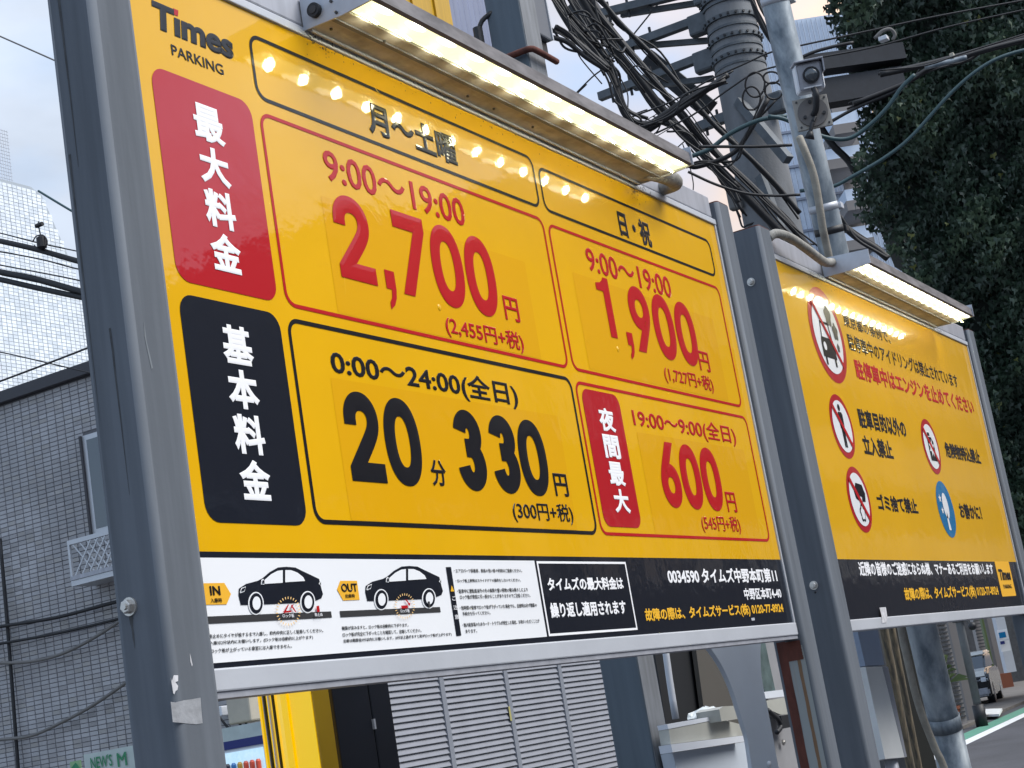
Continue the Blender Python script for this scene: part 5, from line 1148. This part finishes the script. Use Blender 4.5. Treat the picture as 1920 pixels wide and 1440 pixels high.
a = atZ(1842, 1362, 0); tobj('shaft', [(a.x, a.y, .45), (a.x, a.y, 4.6)], .085, M_CONC, fp, 14, 2); tobj('foot', [(a.x, a.y, 0), (a.x, a.y, .44)], .125, M_DKR, fp, 14, 2)
bm = bmesh.new(); box(bm, (a.x - .12, a.y - .2, 2.15), (a.x + .12, a.y + .12, 2.75), .02); obj('band_box', bm, M_BDRK, fp)
lp = empty('black_lantern', atD(1825, 1174, 33), 'small round black lamp beside the far pole', 'lamp')
bm = bmesh.new(); bmesh.ops.create_uvsphere(bm, u_segments=14, v_segments=10, radius=.085)
c = atD(1823, 1174, 33)
for v in bm.verts: v.co += c
obj('globe', bm, M_DKR, lp, True); tobj('stem', [c, c + Vector((.15, .12, .12))], .015, M_DKR, lp, 6, 2)
po = empty('terracotta_pot', atZ(1796, 1364, 0), 'terracotta plant pot at the foot of the far pale pillar', 'plant pot')
c = atZ(1796, 1364, 0); bm = bmesh.new(); tube(bm, [c, c + Vector((0, 0, .38)), c + Vector((0, 0, .385)), c + Vector((0, 0, .45))], .1, 18, rr=[.10, .135, .155, .155]); obj('pot', bm, M_TERRA, po)
pl_t = empty('street_plant', atD(1776, 1290, 33.5), 'spiky yellow green plant in front of the far pale pillar', 'plant')
c = atD(1776, 1282, 33.5); rnd = random.Random(8)
tobj('stem', [(c.x, c.y, .35), (c.x, c.y, c.z), (c.x + .02, c.y, c.z + .3)], .02, M_PLANT, pl_t, 6)
for i in range(34):
    az = rnd.uniform(0, 6.28); el = rnd.uniform(.1, 1.3); Lf = rnd.uniform(.25, .55); h0 = rnd.uniform(0, .5)
    p0 = Vector((c.x, c.y, c.z + h0)); d = Vector((math.cos(az) * math.cos(el), math.sin(az) * math.cos(el), math.sin(el))); sd_ = d.cross(Vector((0, 0, 1))).normalized() * .018
    bm = bmesh.new(); p1_, p2_ = p0 + d * Lf * .6, p0 + d * Lf + Vector((0, 0, -Lf * .35))
    q = [bm.verts.new(v) for v in (p0 - sd_ * .5, p0 + sd_ * .5, p1_ + sd_, p2_, p1_ - sd_)]; bm.faces.new(q); obj('leaf', bm, M_PLANT, pl_t)
dbx = empty('dark_planter', atZ(1815, 1352, 0), 'dark square planter with low brown growth beside the terracotta pot', 'planter')
c = atZ(1815, 1352, 0); bobj('box', (c.x - .15, c.y - .15, 0), (c.x + .15, c.y + .15, .26), M_DKR, dbx); 
for i in range(12):
    p0 = Vector((c.x + rnd.uniform(-.13, .13), c.y + rnd.uniform(-.13, .13), .262)); tobj('twig', [p0, p0 + Vector((rnd.uniform(-.12, .12), rnd.uniform(-.12, .12), rnd.uniform(.08, .22)))], .014, M_TERRA, dbx, 5, 2)
# parked car far down the street
CO = atZ(1866, 1322, 0); ca = empty('parked_car', CO, 'black car with sunlight painted white on its top, parked far down the street', 'car')
dr = Vector((.985, .17, 0)).normalized(); sdv = Vector((-dr.y, dr.x, 0))
def cp_(x, y, z): return CO + dr * x + sdv * (y) + Vector((0, 0, z))
def sect(name, prof, y0, y1, m, par):
    bm = bmesh.new(); prism(bm, [cp_(x, y0, z) for x, z in prof], sdv * (y1 - y0)); bmesh.ops.bevel(bm, geom=bm.edges[:], offset=.05, segments=2, affect='EDGES'); return obj(name, bm, m, par)
sect('body', [(0, .25), (0, .75), (.15, .92), (1.0, 1.0), (3.9, 1.02), (4.1, .8), (4.1, .25)], 0, 1.7, M_CARB, ca)
sect('cabin', [(.75, 1.0), (1.35, 1.42), (3.2, 1.45), (3.8, 1.02)], .1, 1.6, M_GLASS, ca)
sect('roof', [(1.25, 1.38), (1.4, 1.50), (3.1, 1.52), (3.3, 1.40)], .08, 1.62, M_CARSUN, ca)  # white of roof and bonnet paints the sunlight on the car's top
sect('bonnet', [(.02, .78), (.15, .96), (.85, 1.04), (.9, .95)], .06, 1.64, M_CARSUN, ca)
for y in (.04, 1.42): sect('headlight', [(-.03, .62), (-.03, .78), (.1, .8), (.1, .62)], y, y + .24, M_HOOD, ca)
sect('bumper', [(-.06, .28), (-.06, .5), (.06, .5), (.06, .28)], .05, 1.65, M_ALUD, ca)
for x in (.75, 3.3):
    for y in (.0, 1.48):
        bm = bmesh.new(); cyl(bm, cp_(x, y, .31), cp_(x, y + .2, .31), .31, 20); wl = obj('wheel', bm, M_DKR, ca); bm = bmesh.new(); cyl(bm, cp_(x, y - .01, .31), cp_(x, y + .0, .31), .17, 12); obj('rim', bm, M_ALU, wl)
# pavement, kerb and painted lines on the far street
def G(x, y): p = atZ(x, y, 0); return (p.x, p.y)
A1, A2 = Vector(G(1801, 1402)), Vector(G(1920, 1345)); dl = (A2 - A1).normalized(); nl = Vector((-dl.y, dl.x))
wd_ = abs((Vector(G(1801, 1402)) - Vector(G(1801, 1392))).dot(nl)); wg = abs((Vector(G(1799, 1392)) - Vector(G(1797, 1380))).dot(nl)) * 1.05
S0, S1 = A1 - dl * 16, A1 + dl * 90
def strip_(name, o0, o1, z, m): return sheet(name, [S0 + nl * o0, S1 + nl * o0, S1 + nl * o1, S0 + nl * o1], z, m)
strip_('white_line', 0, wd_, .004, M_LWHITE); strip_('green_line', wd_ + .01, wd_ + wg, .004, M_LGREEN)
bm = bmesh.new(); prism(bm, [(*(S0 + nl * (wd_ + wg + .35)), .0), (*(S1 + nl * (wd_ + wg + .35)), .0), (*(S1 + nl * 12), .0), (*(S0 + nl * 12), .0)], (0, 0, .06)); tag(obj('pavement', bm, M_PAVE), kind='structure')
c = atZ(1864, 1340, .06); bm = bmesh.new(); prism(bm, [tuple(atZ(x, y, .065)) for x, y in ((1848, 1344), (1874, 1343), (1880, 1332), (1849, 1333))], (0, 0, .05)); tag(obj('sunlit_patch_plate', bm, M_LWHITE), 'patch of sunlight on the pavement before the far car, built as a white slab', 'sunlight patch')  # this white slab paints a patch of sunlight on the paving
# ================================================================== terrace across the street (faces the boards, seen as their reflection)
def house(x0, x1, y, h, m, label, nw):
    T = empty('town_house', ((x0 + x1) / 2, y, 0), label, 'house'); bobj('wall', (x0, y - 8, 0), (x1, y, h), m, T); bobj('roof_edge', (x0 - .1, y - 8.1, h), (x1 + .1, y + .15, h + .2), M_DBAND, T)
    for f in range(int(h // 3)):
        for i in range(nw):
            xx = x0 + (i + .5) * (x1 - x0) / nw; w0 = bobj('window', (xx - .7, y + .002, 1 + f * 3), (xx + .7, y + .06, 2.4 + f * 3), M_WINF, T); bobj('pane', (xx - .62, y + .061, 1.08 + f * 3), (xx + .62, y + .065, 2.32 + f * 3), M_GLASS, w0)
M_H1 = mat('render_brown', (.05, .043, .04), .8, var=.1); M_H2 = mat('render_grey', (.05, .052, .06), .8, var=.1)
house(-4, 8.5, -13, 5.6, M_H1, 'low brown house across the street facing the boards', 4)
house(9, 20, -13, 8.0, M_H2, 'grey three storey house across the street', 4); house(20.5, 34, -13, 10.5, M_H1, 'brown four storey block across the street', 5); house(34.5, 60, -13, 15.5, M_H2, 'tall grey block towards the end of the opposite terrace', 8); house(60.5, 140, -13, 19, M_H1, 'long brown block closing the opposite terrace', 20)
